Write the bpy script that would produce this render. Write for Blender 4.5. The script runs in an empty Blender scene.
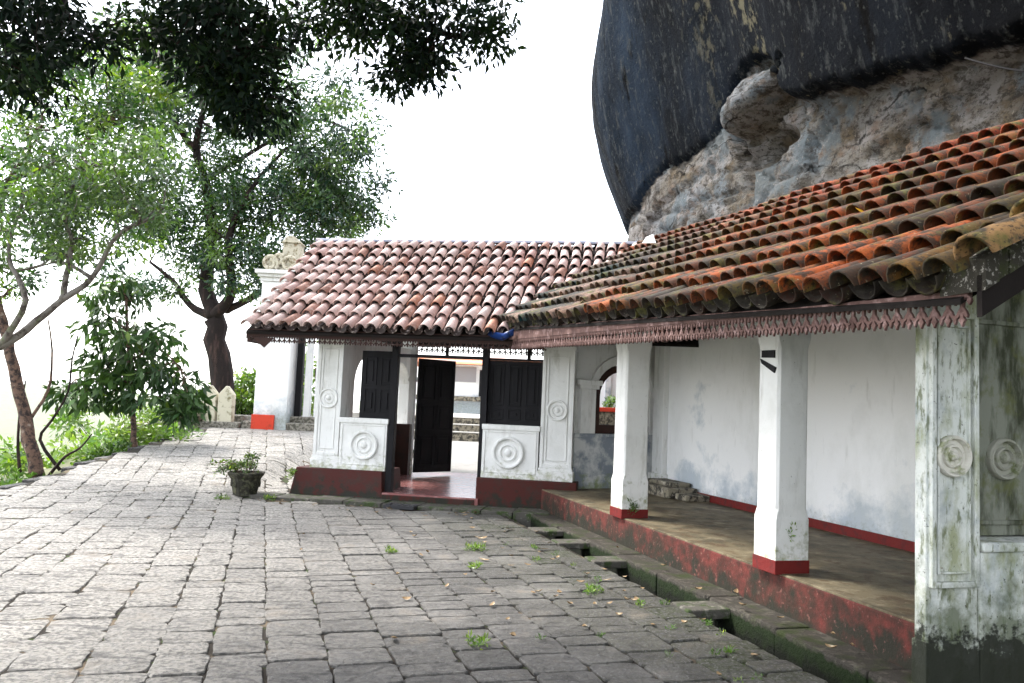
import bpy, bmesh, math, random
import numpy as np
from mathutils import Vector, Matrix, noise

random.seed(7)
rng = np.random.default_rng(7)
SC = bpy.context.scene
COL = SC.collection

# ------------------------------------------------------------------ camera
PITCH, ROLL, EYE = math.radians(4.6), math.radians(2.5), 1.6
fwd = Vector((0, math.cos(PITCH), math.sin(PITCH)))
r0 = Vector((1, 0, 0)); u0 = r0.cross(fwd)
right = r0 * math.cos(ROLL) + u0 * math.sin(ROLL)
up = -r0 * math.sin(ROLL) + u0 * math.cos(ROLL)
cam_d = bpy.data.cameras.new('camera'); cam = bpy.data.objects.new('camera', cam_d); COL.objects.link(cam)
cam.matrix_world = Matrix((
    (right.x, up.x, -fwd.x, 0), (right.y, up.y, -fwd.y, 0), (right.z, up.z, -fwd.z, EYE), (0, 0, 0, 1)))
cam_d.sensor_width = 36; cam_d.lens = 28.125; cam_d.clip_start = .05; cam_d.clip_end = 40000
SC.camera = cam

# ------------------------------------------------------------------ light
W = bpy.data.worlds.new('World'); SC.world = W; W.use_nodes = True
wn = W.node_tree; wn.nodes.clear()
SUN_EL, SUN_AZ = math.radians(52), math.radians(-62)          # azimuth measured from +Y towards +X
sky = wn.nodes.new('ShaderNodeTexSky'); sky.sky_type = 'NISHITA'; sky.sun_disc = False
sky.sun_elevation = SUN_EL; sky.sun_rotation = SUN_AZ; sky.air_density = 1.0; sky.dust_density = 4.0; sky.altitude = 300
bg1 = wn.nodes.new('ShaderNodeBackground'); bg1.inputs['Strength'].default_value = 0.1
bg2 = wn.nodes.new('ShaderNodeBackground')                      # the bright overcast cloud layer
tc = wn.nodes.new('ShaderNodeTexCoord'); nz = wn.nodes.new('ShaderNodeTexNoise')
nz.inputs['Scale'].default_value = 2.2; nz.inputs['Detail'].default_value = 4
wn.links.new(tc.outputs['Generated'], nz.inputs['Vector'])
cr = wn.nodes.new('ShaderNodeValToRGB'); cr.color_ramp.elements[0].color = (.90, .93, .98, 1); cr.color_ramp.elements[1].color = (1, 1, 1, 1)
cr.color_ramp.elements[0].position = .3; cr.color_ramp.elements[1].position = .7
wn.links.new(nz.outputs['Fac'], cr.inputs['Fac']); wn.links.new(cr.outputs['Color'], bg2.inputs['Color'])
bg2.inputs['Strength'].default_value = 1.0
ad = wn.nodes.new('ShaderNodeAddShader'); wo = wn.nodes.new('ShaderNodeOutputWorld')
wn.links.new(sky.outputs['Color'], bg1.inputs['Color'])
wn.links.new(bg1.outputs[0], ad.inputs[0]); wn.links.new(bg2.outputs[0], ad.inputs[1]); wn.links.new(ad.outputs[0], wo.inputs['Surface'])
sun_d = bpy.data.lights.new('sun', 'SUN'); sun_d.energy = 2.3; sun_d.angle = math.radians(10); sun_d.color = (1, .97, .92)
sun = bpy.data.objects.new('sun', sun_d); COL.objects.link(sun)
sv = Vector((math.sin(SUN_AZ) * math.cos(SUN_EL), math.cos(SUN_AZ) * math.cos(SUN_EL), math.sin(SUN_EL)))
sun.rotation_euler = sv.to_track_quat('Z', 'Y').to_euler(); sun.location = sv * 60
SC.view_settings.view_transform = 'Standard'; SC.view_settings.look = 'None'
SC.view_settings.exposure = 1.6; SC.view_settings.gamma = 1; SC.view_settings.use_curve_mapping = False
SC.cycles.max_bounces = 6; SC.cycles.diffuse_bounces = 3; SC.cycles.transparent_max_bounces = 6; SC.cycles.volume_bounces = 2

# ------------------------------------------------------------------ frames of the place
dv = Vector((-.277, .961, 0)).normalized(); nv = Vector((dv.y, -dv.x, 0)); VO = Vector((2.1, 6.4, 0))
gv = Vector((.986, -.164, 0)).normalized(); qv = Vector((-gv.y, gv.x, 0)); GO = Vector((-3.6, 13.2, 0))
def VF(a, b, z): return VO + dv * a + nv * b + Vector((0, 0, z))
def GF(s, t, z): return GO + gv * s + qv * t + Vector((0, 0, z))
def WF(x, y, z): return Vector((x, y, z))
def frame(o, direction):
    d = Vector(direction).normalized(); q = Vector((-d.y, d.x, 0)); o = Vector(o)
    return lambda u, v, z: o + d * u + q * v + Vector((0, 0, z))
def at(px, py, Y):                                              # a point of the place on the plane y = Y
    r = fwd + right * ((px - 512) / 800) + up * ((341.5 - py) / 800)
    return Vector((0, 0, EYE)) + r * (Y / r.y)

# ------------------------------------------------------------------ objects
def tag(o, label=None, cat=None, group=None, kind=None):
    if label: o['label'] = label
    if cat: o['category'] = cat
    if group: o['group'] = group
    if kind: o['kind'] = kind
    return o
def thing(name, label, cat, loc, group=None):
    o = bpy.data.objects.new(name, None); COL.objects.link(o); o.location = loc; o.empty_display_size = .2
    return tag(o, label, cat, group)
def world_loc(o):
    v = Vector(o.location)
    while o.parent: o = o.parent; v += Vector(o.location)
    return v

class MB:
    def __init__(s): s.v = []; s.f = []; s.c = []
    def add(s, vs, fs, col=(1, 1, 1)):
        n = len(s.v); s.v += [tuple(p) for p in vs]; s.f += [tuple(i + n for i in f) for f in fs]; s.c += [col] * len(fs)
    def box(s, F, x, y, z, col=(1, 1, 1)):
        p = [F(a, b, c) for c in z for b in y for a in x]
        s.add(p, [(0, 2, 3, 1), (4, 5, 7, 6), (0, 1, 5, 4), (2, 6, 7, 3), (0, 4, 6, 2), (1, 3, 7, 5)], col)
    def quadz(s, F, x, y, zs, col=(1, 1, 1)):                   # box with a sloping top: zs = (bottom, z at x0, z at x1)
        p = [F(x[0], y[0], zs[0]), F(x[1], y[0], zs[0]), F(x[0], y[1], zs[0]), F(x[1], y[1], zs[0]),
             F(x[0], y[0], zs[1]), F(x[1], y[0], zs[2]), F(x[0], y[1], zs[1]), F(x[1], y[1], zs[2])]
        s.add(p, [(0, 2, 3, 1), (4, 5, 7, 6), (0, 1, 5, 4), (2, 6, 7, 3), (0, 4, 6, 2), (1, 3, 7, 5)], col)
    def prism(s, P, poly, t0, t1, col=(1, 1, 1)):               # P(u, z, t) ; poly in (u, z)
        n = len(poly); vs = [P(u, z, t0) for u, z in poly] + [P(u, z, t1) for u, z in poly]
        s.add(vs, [tuple(range(n))[::-1], tuple(range(n, 2 * n))] + [(i, (i + 1) % n, n + (i + 1) % n, n + i) for i in range(n)], col)
    def loft(s, rings, col=(1, 1, 1), cap=True):
        n = len(rings[0]); vs = [p for r in rings for p in r]; fs = []
        for k in range(len(rings) - 1):
            for i in range(n): fs.append((k * n + i, k * n + (i + 1) % n, (k + 1) * n + (i + 1) % n, (k + 1) * n + i))
        if cap: fs += [tuple(range(n))[::-1], tuple(range((len(rings) - 1) * n, len(rings) * n))]
        s.add(vs, fs, col)
    def tube(s, pts, rad, n=7, col=(1, 1, 1), wob=0):
        pts = [Vector(p) for p in pts]; rings = []; ref = Vector((.13, .97, .2)).normalized()
        for k, p in enumerate(pts):
            t = (pts[min(k + 1, len(pts) - 1)] - pts[max(k - 1, 0)]).normalized()
            a = t.cross(ref)
            if a.length < .1: a = t.cross(Vector((1, 0, 0)))
            a.normalize(); b = t.cross(a); r = rad[k] if hasattr(rad, '__len__') else rad
            rings.append([p + (a * math.cos(2 * math.pi * i / n) + b * math.sin(2 * math.pi * i / n)) * r * (1 + wob * (random.random() - .5)) for i in range(n)])
        s.loft(rings, col)
    def lathe(s, c, axis, R, prof, n=28, col=(1, 1, 1)):        # discs and pots: profile (r, h) along axis
        c = Vector(c); axis = Vector(axis).normalized(); a = axis.cross(Vector((0, 0, 1)))
        if a.length < .1: a = Vector((1, 0, 0))
        a.normalize(); b = axis.cross(a)
        s.loft([[c + (a * math.cos(2 * math.pi * i / n) + b * math.sin(2 * math.pi * i / n)) * max(r * R, 1e-4) + axis * h * R for i in range(n)] for r, h in prof], col)
    def build(s, name, m, parent=None, bevel=0, smooth=False, recalc=True):
        me = bpy.data.meshes.new(name); off = world_loc(parent) if parent else Vector((0, 0, 0))
        V = np.array(s.v, dtype=np.float32) - np.array(off, dtype=np.float32)
        me.from_pydata(V.tolist(), [], s.f)
        if any(c != (1, 1, 1) for c in s.c[:1] + s.c[-1:]) or len(set(s.c)) > 1:
            at_ = me.color_attributes.new('col', 'FLOAT_COLOR', 'CORNER'); buf = []
            for p, c in zip(me.polygons, s.c): buf += [c[0], c[1], c[2], 1] * p.loop_total
            at_.data.foreach_set('color', buf)
        if recalc:
            bm = bmesh.new(); bm.from_mesh(me); bmesh.ops.recalc_face_normals(bm, faces=bm.faces); bm.to_mesh(me); bm.free()
        if smooth: me.polygons.foreach_set('use_smooth', [True] * len(me.polygons))
        me.materials.append(m); o = bpy.data.objects.new(name, me); COL.objects.link(o)
        if parent: o.parent = parent
        if bevel:
            b = o.modifiers.new('bevel', 'BEVEL'); b.width = bevel; b.segments = 2; b.limit_method = 'ANGLE'
        return o
def quads(name, V, nface, per, m, parent=None, col=None, smooth=False):      # fast path: faces with own vertices
    off = world_loc(parent) if parent else Vector((0, 0, 0)); V = V - np.array(off)
    me = bpy.data.meshes.new(name); n = nface * per
    me.vertices.add(n); me.vertices.foreach_set('co', V.astype(np.float32).ravel())
    me.loops.add(n); me.loops.foreach_set('vertex_index', np.arange(n, dtype=np.int32))
    me.polygons.add(nface); me.polygons.foreach_set('loop_start', np.arange(0, n, per, dtype=np.int32))
    me.update(calc_edges=True)
    if col is not None:
        a = me.color_attributes.new('col', 'FLOAT_COLOR', 'POINT')
        c = np.ones((n, 4), np.float32); c[:, :3] = np.repeat(col, per, axis=0); a.data.foreach_set('color', c.ravel())
    me.materials.append(m); o = bpy.data.objects.new(name, me); COL.objects.link(o)
    if parent: o.parent = parent
    return o
def copy_tree(o, parent=None, **kw):
    c = o.copy(); COL.objects.link(c); c.parent = parent
    for ch in list(o.children): copy_tree(ch, c)
    return c

# ------------------------------------------------------------------ materials
def layered(name, base, layers=(), rough=.8, bump=((12, .4, .02),), attr=False, spec=.22, var=None, metallic=0, rvar=None):
    m = bpy.data.materials.new(name); m.use_nodes = True; nt = m.node_tree; N = nt.nodes; L = nt.links
    bs = N['Principled BSDF']; bs.inputs['Roughness'].default_value = rough; bs.inputs['Specular IOR Level'].default_value = spec
    bs.inputs['Metallic'].default_value = metallic
    t = N.new('ShaderNodeTexCoord'); sep = N.new('ShaderNodeSeparateXYZ'); L.new(t.outputs['Object'], sep.inputs[0])
    def noise_(scale, stretch=(1, 1, 1), detail=6, r=.62):
        mp = N.new('ShaderNodeMapping'); mp.inputs['Scale'].default_value = stretch; L.new(t.outputs['Object'], mp.inputs[0])
        n = N.new('ShaderNodeTexNoise'); n.inputs['Scale'].default_value = scale; n.inputs['Detail'].default_value = detail
        n.inputs['Roughness'].default_value = r; L.new(mp.outputs[0], n.inputs['Vector']); return n.outputs['Fac']
    def mixc(f, a, b, mode='MIX'):
        x = N.new('ShaderNodeMix'); x.data_type = 'RGBA'; x.blend_type = mode
        for sock, val in ((x.inputs[0], f), (x.inputs[6], a), (x.inputs[7], b)):
            if isinstance(val, (int, float)): sock.default_value = val
            elif isinstance(val, tuple): sock.default_value = (*val[:3], 1)
            else: L.new(val, sock)
        return x.outputs[2]
    def mrange(v, a, b, c=0, d=1):
        x = N.new('ShaderNodeMapRange'); L.new(v, x.inputs[0])
        for i, k in enumerate((a, b, c, d)): x.inputs[1 + i].default_value = k
        x.clamp = True; return x.outputs[0]
    c = base if var is None else mixc(mrange(noise_(var[1]), .3, .7), base, var[0])
    if attr:
        at_ = N.new('ShaderNodeVertexColor'); at_.layer_name = 'col'; c = mixc(1.0, c, at_.outputs['Color'], 'MULTIPLY')
    for ly in layers:                                            # dict(col, scale, lo, hi, stretch, z=(z0, z1, weight), amt)
        f = noise_(ly['scale'], ly.get('stretch', (1, 1, 1)), ly.get('detail', 7), ly.get('r', .65))
        if 'z' in ly:
            z0, z1, w = ly['z']; zz = mrange(sep.outputs[2], z0, z1, w, -w)
            a_ = N.new('ShaderNodeMath'); a_.operation = 'ADD'; L.new(f, a_.inputs[0]); L.new(zz, a_.inputs[1]); f = a_.outputs[0]
        c = mixc(mrange(f, ly['lo'], ly['hi'], 0, ly.get('amt', 1)), c, ly['col'])
    if isinstance(c, tuple): bs.inputs['Base Color'].default_value = (*c, 1)
    else: L.new(c, bs.inputs['Base Color'])
    if rvar: L.new(mrange(noise_(rvar[0]), .35, .65, rvar[1], rvar[2]), bs.inputs['Roughness'])
    prev = None
    for sc_, st, dist in bump:
        b = N.new('ShaderNodeBump'); b.inputs['Strength'].default_value = st; b.inputs['Distance'].default_value = dist
        L.new(noise_(sc_, detail=8, r=.7), b.inputs['Height'])
        if prev: L.new(prev, b.inputs['Normal'])
        prev = b.outputs[0]
    if prev: L.new(prev, bs.inputs['Normal'])
    return m

WHITE = (.74, .74, .72)
GREEN = (.10, .15, .03); BLACKALG = (.018, .02, .014)
M = {}
M['plaster'] = layered('white_limewash', WHITE, [
    dict(col=(.20, .22, .09), scale=11, lo=.54, hi=.76, z=(.35, 1.0, .17), amt=.85), dict(col=(.36, .36, .33), scale=3.5, stretch=(1, 1, .3), lo=.56, hi=.72, amt=.45),
    dict(col=(.5, .5, .46), scale=2.2, lo=.5, hi=.75, amt=.5), dict(col=(.34, .33, .28), scale=8, stretch=(1, 1, .2), lo=.56, hi=.72, amt=.6), dict(col=(.12, .12, .09), scale=30, lo=.66, hi=.72, amt=.6),
    dict(col=(.30, .32, .14), scale=9, lo=.64, hi=.86, z=(.5, .95, .16), amt=.7)], rough=.85, bump=((30, .25, .01), (5, .3, .02)))
M['plaster_clean'] = layered('clean_limewash', (.86, .86, .855), [
    dict(col=(.60, .60, .58), scale=1.6, lo=.55, hi=.8, amt=.35),
    dict(col=(.36, .43, .49), scale=1.3, lo=.46, hi=.62, z=(.35, 1.25, .14), amt=.75), dict(col=(.55, .56, .52), scale=.8, stretch=(1, 1, .5), lo=.5, hi=.7, amt=.5), dict(col=(.2, .22, .16), scale=18, lo=.5, hi=.8, z=(.3, .7, .2), amt=.6),
    dict(col=(.5, .5, .47), scale=9, stretch=(1, 1, .2), lo=.6, hi=.74, amt=.45), dict(col=(.3, .28, .22), scale=34, lo=.68, hi=.74, amt=.5)], rough=.8, bump=((22, .2, .01), (3, .3, .03)))
M['plaster_mossy'] = layered('algae_stained_limewash', (.64, .66, .62), [
    dict(col=(.33, .37, .38), scale=3.5, lo=.48, hi=.64, amt=.75),
    dict(col=(.25, .27, .12), scale=5, stretch=(1.2, 1.2, .6), lo=.50, hi=.68, amt=.8),
    dict(col=(.11, .13, .05), scale=12, stretch=(1.6, 1.6, .5), lo=.54, hi=.64, amt=.8),
    dict(col=(.35, .20, .12), scale=16, lo=.69, hi=.74, amt=.6), dict(col=(.03, .032, .025), scale=32, lo=.62, hi=.68, amt=.8),
    dict(col=(.06, .08, .025), scale=6, lo=.42, hi=.70, z=(.1, 1.1, .26), amt=.8),
    dict(col=BLACKALG, scale=16, lo=.50, hi=.64, z=(.15, .60, .36), amt=.95)], rough=.9, bump=((35, .5, .012), (7, .4, .02)))
M['roundel'] = layered('pale_roundel_limewash', (.62, .60, .53), [dict(col=(.20, .23, .08), scale=9, lo=.5, hi=.62, amt=.8), dict(col=(.40, .28, .2), scale=14, lo=.6, hi=.68, amt=.6)], bump=((35, .5, .012),))
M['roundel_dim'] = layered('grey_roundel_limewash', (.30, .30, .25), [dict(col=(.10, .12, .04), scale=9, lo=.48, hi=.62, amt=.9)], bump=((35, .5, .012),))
M['plaster_dim'] = layered('dark_grey_green_limewash', (.20, .21, .17), [
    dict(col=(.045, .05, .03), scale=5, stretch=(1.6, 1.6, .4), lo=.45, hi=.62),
    dict(col=(.11, .12, .045), scale=7, lo=.5, hi=.66, amt=.8)], rough=.95, bump=((35, .5, .012),))  # darker limewash for the recessed panel
M['plaster_grey'] = layered('blue_grey_stained_plaster', (.60, .61, .60), [
    dict(col=(.24, .27, .31), scale=2.5, lo=.42, hi=.55), dict(col=(.20, .25, .08), scale=8, lo=.55, hi=.78, z=(.4, .85, .2), amt=.8)], bump=((20, .3, .01),))
M['plinth_red'] = layered('oxblood_painted_plinth', (.055, .009, .006), [
    dict(col=(.035, .02, .015), scale=5, lo=.5, hi=.7), dict(col=(.016, .016, .01), scale=7, lo=.5, hi=.62, z=(0, .4, .15))], rough=.6, bump=((25, .4, .01),))
M['riser_red'] = layered('worn_red_painted_riser', (.13, .030, .024), [
    dict(col=(.085, .022, .018), scale=6, lo=.42, hi=.6), dict(col=(.36, .25, .2), scale=11, lo=.62, hi=.7, amt=.6),
    dict(col=(.022, .02, .014), scale=5, lo=.42, hi=.62, z=(.02, .36, .16)),
    dict(col=(.02, .022, .014), scale=3.0, lo=.40, hi=.68, amt=.85), dict(col=(.30, .13, .11), scale=21, lo=.60, hi=.68, amt=.5)], rough=.75, bump=((30, .5, .012), (6, .5, .02)))
M['skirting'] = layered('red_skirting_paint', (.15, .016, .014), [dict(col=(.07, .02, .02), scale=8, lo=.5, hi=.7)], rough=.6)
M['bright_red'] = layered('bright_red_paint', (.62, .06, .03), [dict(col=(.3, .05, .03), scale=8, lo=.55, hi=.7)], rough=.6)
M['floor_top'] = layered('worn_ochre_cement_floor', (.14, .115, .07), [
    dict(col=(.27, .23, .15), scale=4, lo=.52, hi=.7), dict(col=(.045, .04, .025), scale=3.2, lo=.46, hi=.62, amt=.85), dict(col=(.075, .045, .022), scale=7, lo=.52, hi=.62, amt=.8), dict(col=(.30, .28, .21), scale=17, lo=.62, hi=.68, amt=.5)], rough=.6, bump=((28, .4, .01), (4, .3, .02)))
M['hall_floor'] = layered('polished_red_cement_floor', (.22, .09, .085), [dict(col=(.36, .20, .19), scale=5, lo=.5, hi=.7)], rough=.25, bump=((8, .15, .01),))
M['slab'] = layered('weathered_granite_paving', (.26, .246, .225), [
    dict(col=(.085, .083, .08), scale=30, lo=.46, hi=.58, amt=.8), dict(col=(.46, .45, .43), scale=60, lo=.56, hi=.66, amt=.4),
    dict(col=(.06, .057, .054), scale=6.5, stretch=(.6, 1.6, 1), lo=.52, hi=.62, amt=.75), dict(col=(.36, .345, .32), scale=1.1, lo=.5, hi=.7, amt=.4), dict(col=(.22, .175, .12), scale=2.2, lo=.58, hi=.72, amt=.5)],
    rough=.62, bump=((60, 1.0, .02), (11, 1.0, .05)), attr=True, rvar=(14, .5, .85), spec=.35)
M['joint'] = layered('dirt_between_slabs', (.022, .018, .014), [
    dict(col=(.14, .11, .075), scale=2.2, lo=.52, hi=.64), dict(col=(.035, .055, .014), scale=7, lo=.56, hi=.62)], rough=.95, bump=((40, .6, .02),))
M['courtyard'] = layered('pale_swept_courtyard_earth', (.45, .43, .39), [dict(col=(.28, .26, .22), scale=2, lo=.5, hi=.7, amt=.5)], bump=((8, .3, .02),))
M['moss_stone'] = layered('mossy_drain_stone', (.02, .02, .015), [
    dict(col=(.022, .04, .006), scale=9, lo=.5, hi=.6), dict(col=(.06, .06, .04), scale=16, lo=.58, hi=.66)], rough=.9, bump=((26, 1.0, .03),))
M['drain_kerb'] = layered('damp_drain_ledge', (.045, .04, .033), [
    dict(col=(.11, .10, .08), scale=14, lo=.52, hi=.64), dict(col=(.03, .04, .012), scale=3.5, lo=.5, hi=.64), dict(col=(.010, .020, .004), scale=9, lo=.42, hi=.6, z=(-.04, .04, .3)), dict(col=(.05, .07, .02), scale=40, lo=.62, hi=.7, amt=.6),
    dict(col=(.006, .008, .004), scale=7, lo=.38, hi=.6, z=(-.22, .02, .3))], rough=.85, bump=((26, 1.0, .03),))
M['kerb'] = layered('damp_dark_kerb_stone', (.075, .07, .06), [
    dict(col=(.035, .055, .015), scale=6, lo=.5, hi=.6), dict(col=(.2, .19, .16), scale=16, lo=.56, hi=.66, amt=.8)], rough=.75, bump=((30, .9, .02),))
M['step_stone'] = layered('weathered_step_stone', (.28, .26, .22), [
    dict(col=(.10, .095, .075), scale=14, lo=.45, hi=.55), dict(col=(.55, .52, .45), scale=5, lo=.6, hi=.72)], bump=((18, .9, .03),))
M['tile'] = layered('weathered_clay_tile', (1, 1, 1), [
    dict(col=(.03, .025, .018), scale=9, lo=.45, hi=.58, amt=.9), dict(col=(.10, .095, .022), scale=5, lo=.53, hi=.66, amt=.8), dict(col=(.02, .018, .014), scale=38, lo=.54, hi=.62, amt=.8), dict(col=(.34, .30, .20), scale=27, lo=.64, hi=.69, amt=.7)],
    rough=.7, bump=((45, .5, .008),), attr=True)
M['tile_pale'] = layered('pale_pink_clay_tile', (1, 1, 1), [
    dict(col=(.09, .06, .05), scale=7, lo=.56, hi=.70, amt=.75), dict(col=(.66, .56, .52), scale=14, lo=.55, hi=.68, amt=.7), dict(col=(.10, .06, .05), scale=40, lo=.58, hi=.66, amt=.7)],
    rough=.6, bump=((45, .5, .008),), attr=True)
M['ridge'] = layered('blue_grey_ridge_mortar', (.22, .24, .30), [dict(col=(.42, .34, .34), scale=6, lo=.5, hi=.65)], bump=((20, .5, .02),))
M['mortar'] = layered('pebbly_lichen_mortar', (.05, .045, .035), [dict(col=(.38, .36, .32), scale=40, lo=.56, hi=.62), dict(col=(.05, .06, .02), scale=6, lo=.5, hi=.62)], bump=((60, 1, .02),))
M['lace'] = layered('faded_maroon_painted_board', (.12, .068, .060), [
    dict(col=(.34, .23, .22), scale=11, lo=.52, hi=.66, amt=.8), dict(col=(.06, .03, .025), scale=6, lo=.55, hi=.68)], rough=.8, bump=((40, .4, .006),))
M['dark_wood'] = layered('black_stained_timber', (.0045, .004, .0055), [dict(col=(.012, .011, .014), scale=5, stretch=(1, 1, .15), lo=.5, hi=.7)], rough=.65, bump=((30, .3, .005),))
M['brown_wood'] = layered('brown_painted_timber', (.040, .016, .012), [dict(col=(.02, .014, .012), scale=8, lo=.5, hi=.7)], rough=.6, bump=((30, .3, .005),))
M['roof_board'] = layered('roof_lining_timber', (.012, .009, .008), rough=.9)
M['blue'] = layered('blue_painted_metal', (.008, .03, .13), [dict(col=(.002, .006, .02), scale=9, lo=.5, hi=.65)], rough=.3, bump=())
M['iron'] = layered('dark_cast_iron', (.03, .03, .033), rough=.5, bump=((40, .5, .008),))
M['pot'] = layered('mossy_carved_cement', (.035, .033, .024), [dict(col=(.10, .10, .06), scale=11, lo=.5, hi=.62), dict(col=(.012, .012, .01), scale=5, lo=.55, hi=.65)], bump=((22, 1, .03),))
M['cream'] = layered('yellowed_limewash', (.58, .54, .42), [dict(col=(.20, .18, .10), scale=7, lo=.52, hi=.66), dict(col=(.05, .05, .03), scale=5, lo=.5, hi=.62, z=(0, .45, .15))], bump=((25, .5, .01),))
M['carved'] = layered('lichened_carved_plaster', (.50, .46, .36), [dict(col=(.20, .17, .10), scale=12, lo=.5, hi=.62), dict(col=(.35, .14, .08), scale=6, lo=.62, hi=.7)], bump=((30, .6, .02),))
M['bark_dark'] = layered('dark_furrowed_bark', (.022, .016, .015), [dict(col=(.075, .045, .038), scale=7, stretch=(1, 1, .2), lo=.5, hi=.66)], rough=.95, bump=((14, 1, .05),))
M['bark_pale'] = layered('pale_lichened_bark', (.20, .18, .165), [dict(col=(.07, .055, .05), scale=8, lo=.48, hi=.6), dict(col=(.16, .19, .10), scale=3, lo=.55, hi=.66)], rough=.9, bump=((16, 1, .03),))
M['bark_brown'] = layered('brown_dappled_bark', (.16, .10, .075), [dict(col=(.04, .03, .028), scale=10, lo=.47, hi=.58), dict(col=(.30, .24, .20), scale=7, lo=.6, hi=.68)], rough=.9, bump=((16, 1, .03),))
M['dead_leaf'] = layered('dry_leaf_skin', (.22, .15, .08), [dict(col=(.42, .36, .26), scale=9, lo=.5, hi=.6)], rough=.7, bump=())
M['yellow_leaf'] = layered('yellow_leaf_skin', (.75, .42, .03), rough=.6, bump=())
M['pale_panel'] = layered('grey_window_panel', (.30, .29, .30), rough=.5, bump=())
M['far_roof'] = layered('terracotta_far_roof', (.48, .16, .07), bump=((10, .4, .02),))
M['rubble'] = layered('mottled_rubble_stone', (.26, .23, .17), [dict(col=(.06, .055, .045), scale=10, lo=.47, hi=.55), dict(col=(.5, .45, .36), scale=6, lo=.58, hi=.68)], bump=((10, 1, .05),))
M['hill'] = layered('hillside_green', (.085, .09, .045), [dict(col=(.14, .14, .075), scale=.25, lo=.45, hi=.6), dict(col=(.05, .085, .025), scale=.05, lo=.5, hi=.6)], rough=.95, bump=())
M['white_sheet'] = layered('white_tin', (.8, .82, .8), rough=.5, bump=())

def leaf_mat(name, trans=.30, rough=.38, spec=.6):
    m = bpy.data.materials.new(name); m.use_nodes = True; nt = m.node_tree; N = nt.nodes; L = nt.links
    bs = N['Principled BSDF']; bs.inputs['Roughness'].default_value = rough; bs.inputs['Specular IOR Level'].default_value = spec; out = N['Material Output']
    a = N.new('ShaderNodeVertexColor'); a.layer_name = 'col'; L.new(a.outputs[0], bs.inputs['Base Color'])
    tr = N.new('ShaderNodeBsdfTranslucent'); mx = N.new('ShaderNodeMix'); mx.data_type = 'RGBA'; mx.blend_type = 'MULTIPLY'; mx.inputs[0].default_value = 1
    L.new(a.outputs[0], mx.inputs[6]); mx.inputs[7].default_value = (1.5, 1.7, .6, 1); L.new(mx.outputs[2], tr.inputs[0])
    ms = N.new('ShaderNodeMixShader'); ms.inputs[0].default_value = trans
    L.new(bs.outputs[0], ms.inputs[1]); L.new(tr.outputs[0], ms.inputs[2]); L.new(ms.outputs[0], out.inputs[0]); return m
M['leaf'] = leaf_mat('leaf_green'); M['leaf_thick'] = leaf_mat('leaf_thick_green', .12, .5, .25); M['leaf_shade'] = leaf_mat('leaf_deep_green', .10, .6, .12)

# ------------------------------------------------------------------ ground levels
def sm(x, a, b):
    t = min(max((x - a) / (b - a), 0), 1); return t * t * (3 - 2 * t)
def lerp_(x, xs, ys): return float(np.interp(x, xs, ys))
def zg(x, y):
    left = lerp_(y, (11.6, 12.6, 14.8, 19.5, 22), (0, .06, .29, .69, .78))
    back = lerp_(y, (13, 17.5, 23.5), (0, .17, .54))
    return left + (back - left) * sm(x, -4.6, -3.9)

# terrain: one sheet to the horizon
def terrain():
    xs = sorted(set([-14000, -9000, -6000, -4500, -3500, -2600, -1900, -1400, -1000, -700, -500, -350, -250, -180, -130, -95, -70, -52, -40, -31, -25, -20, -17, -14.5, -12.5, -11, -10, -9.2, -8.6, -8.1, -7.7, -7.42, -7.3, -6, -4, -2, 0, 3, 6, 10, 16, 25, 40, 60, 62, 80, 120, 200, 400, 800, 1600, 3000, 6000, 9000, 14000]))
    ys = [-9000, -4000, -1500, -500, -200, -100, -50, -30, -15, -8, -4] + list(range(0, 42, 1)) + [44, 48, 53, 60, 62, 70, 85, 105, 130, 170, 220, 300, 400, 550, 750, 1000, 1400, 2000, 2700, 3500, 4500, 6000, 8000, 11000, 15000]
    V = []; F = []
    for y in ys:
        for x in xs:
            dx = max(-7.42 - x, 0, x - 61); dy = max(y - 61, 0, -30 - y); d = math.hypot(dx, dy)
            if d <= 0: z = zg(x, y) - .5
            else:
                z = zg(max(x, -7.42), y) - .10 - .22 * min(d, 3) - .62 * max(min(d, 90) - 3, 0) - .28 * max(min(d, 400) - 90, 0)
                z += (noise.noise((x * .3, y * .3, 0)) * .35) * min(d / 3, 1) + noise.noise((x * .02, y * .02, 3)) * 6 * min(d / 200, 1)
                if d > 2500: z += max(0, noise.fractal((x / 3000, y / 3000, 1.7), 1, 2, 4) + .15) * 150 * min((d - 2500) / 2500, 1)
            V.append((x, y, z))
    nx = len(xs)
    for j in range(len(ys) - 1):
        for i in range(nx - 1):
            F.append((j * nx + i, j * nx + i + 1, (j + 1) * nx + i + 1, (j + 1) * nx + i))
    mb = MB(); mb.v = V; mb.f = F; mb.c = [(1, 1, 1)] * len(F)
    tag(mb.build('ground', M['hill'], smooth=True, recalc=False), kind='structure')
terrain()

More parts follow.
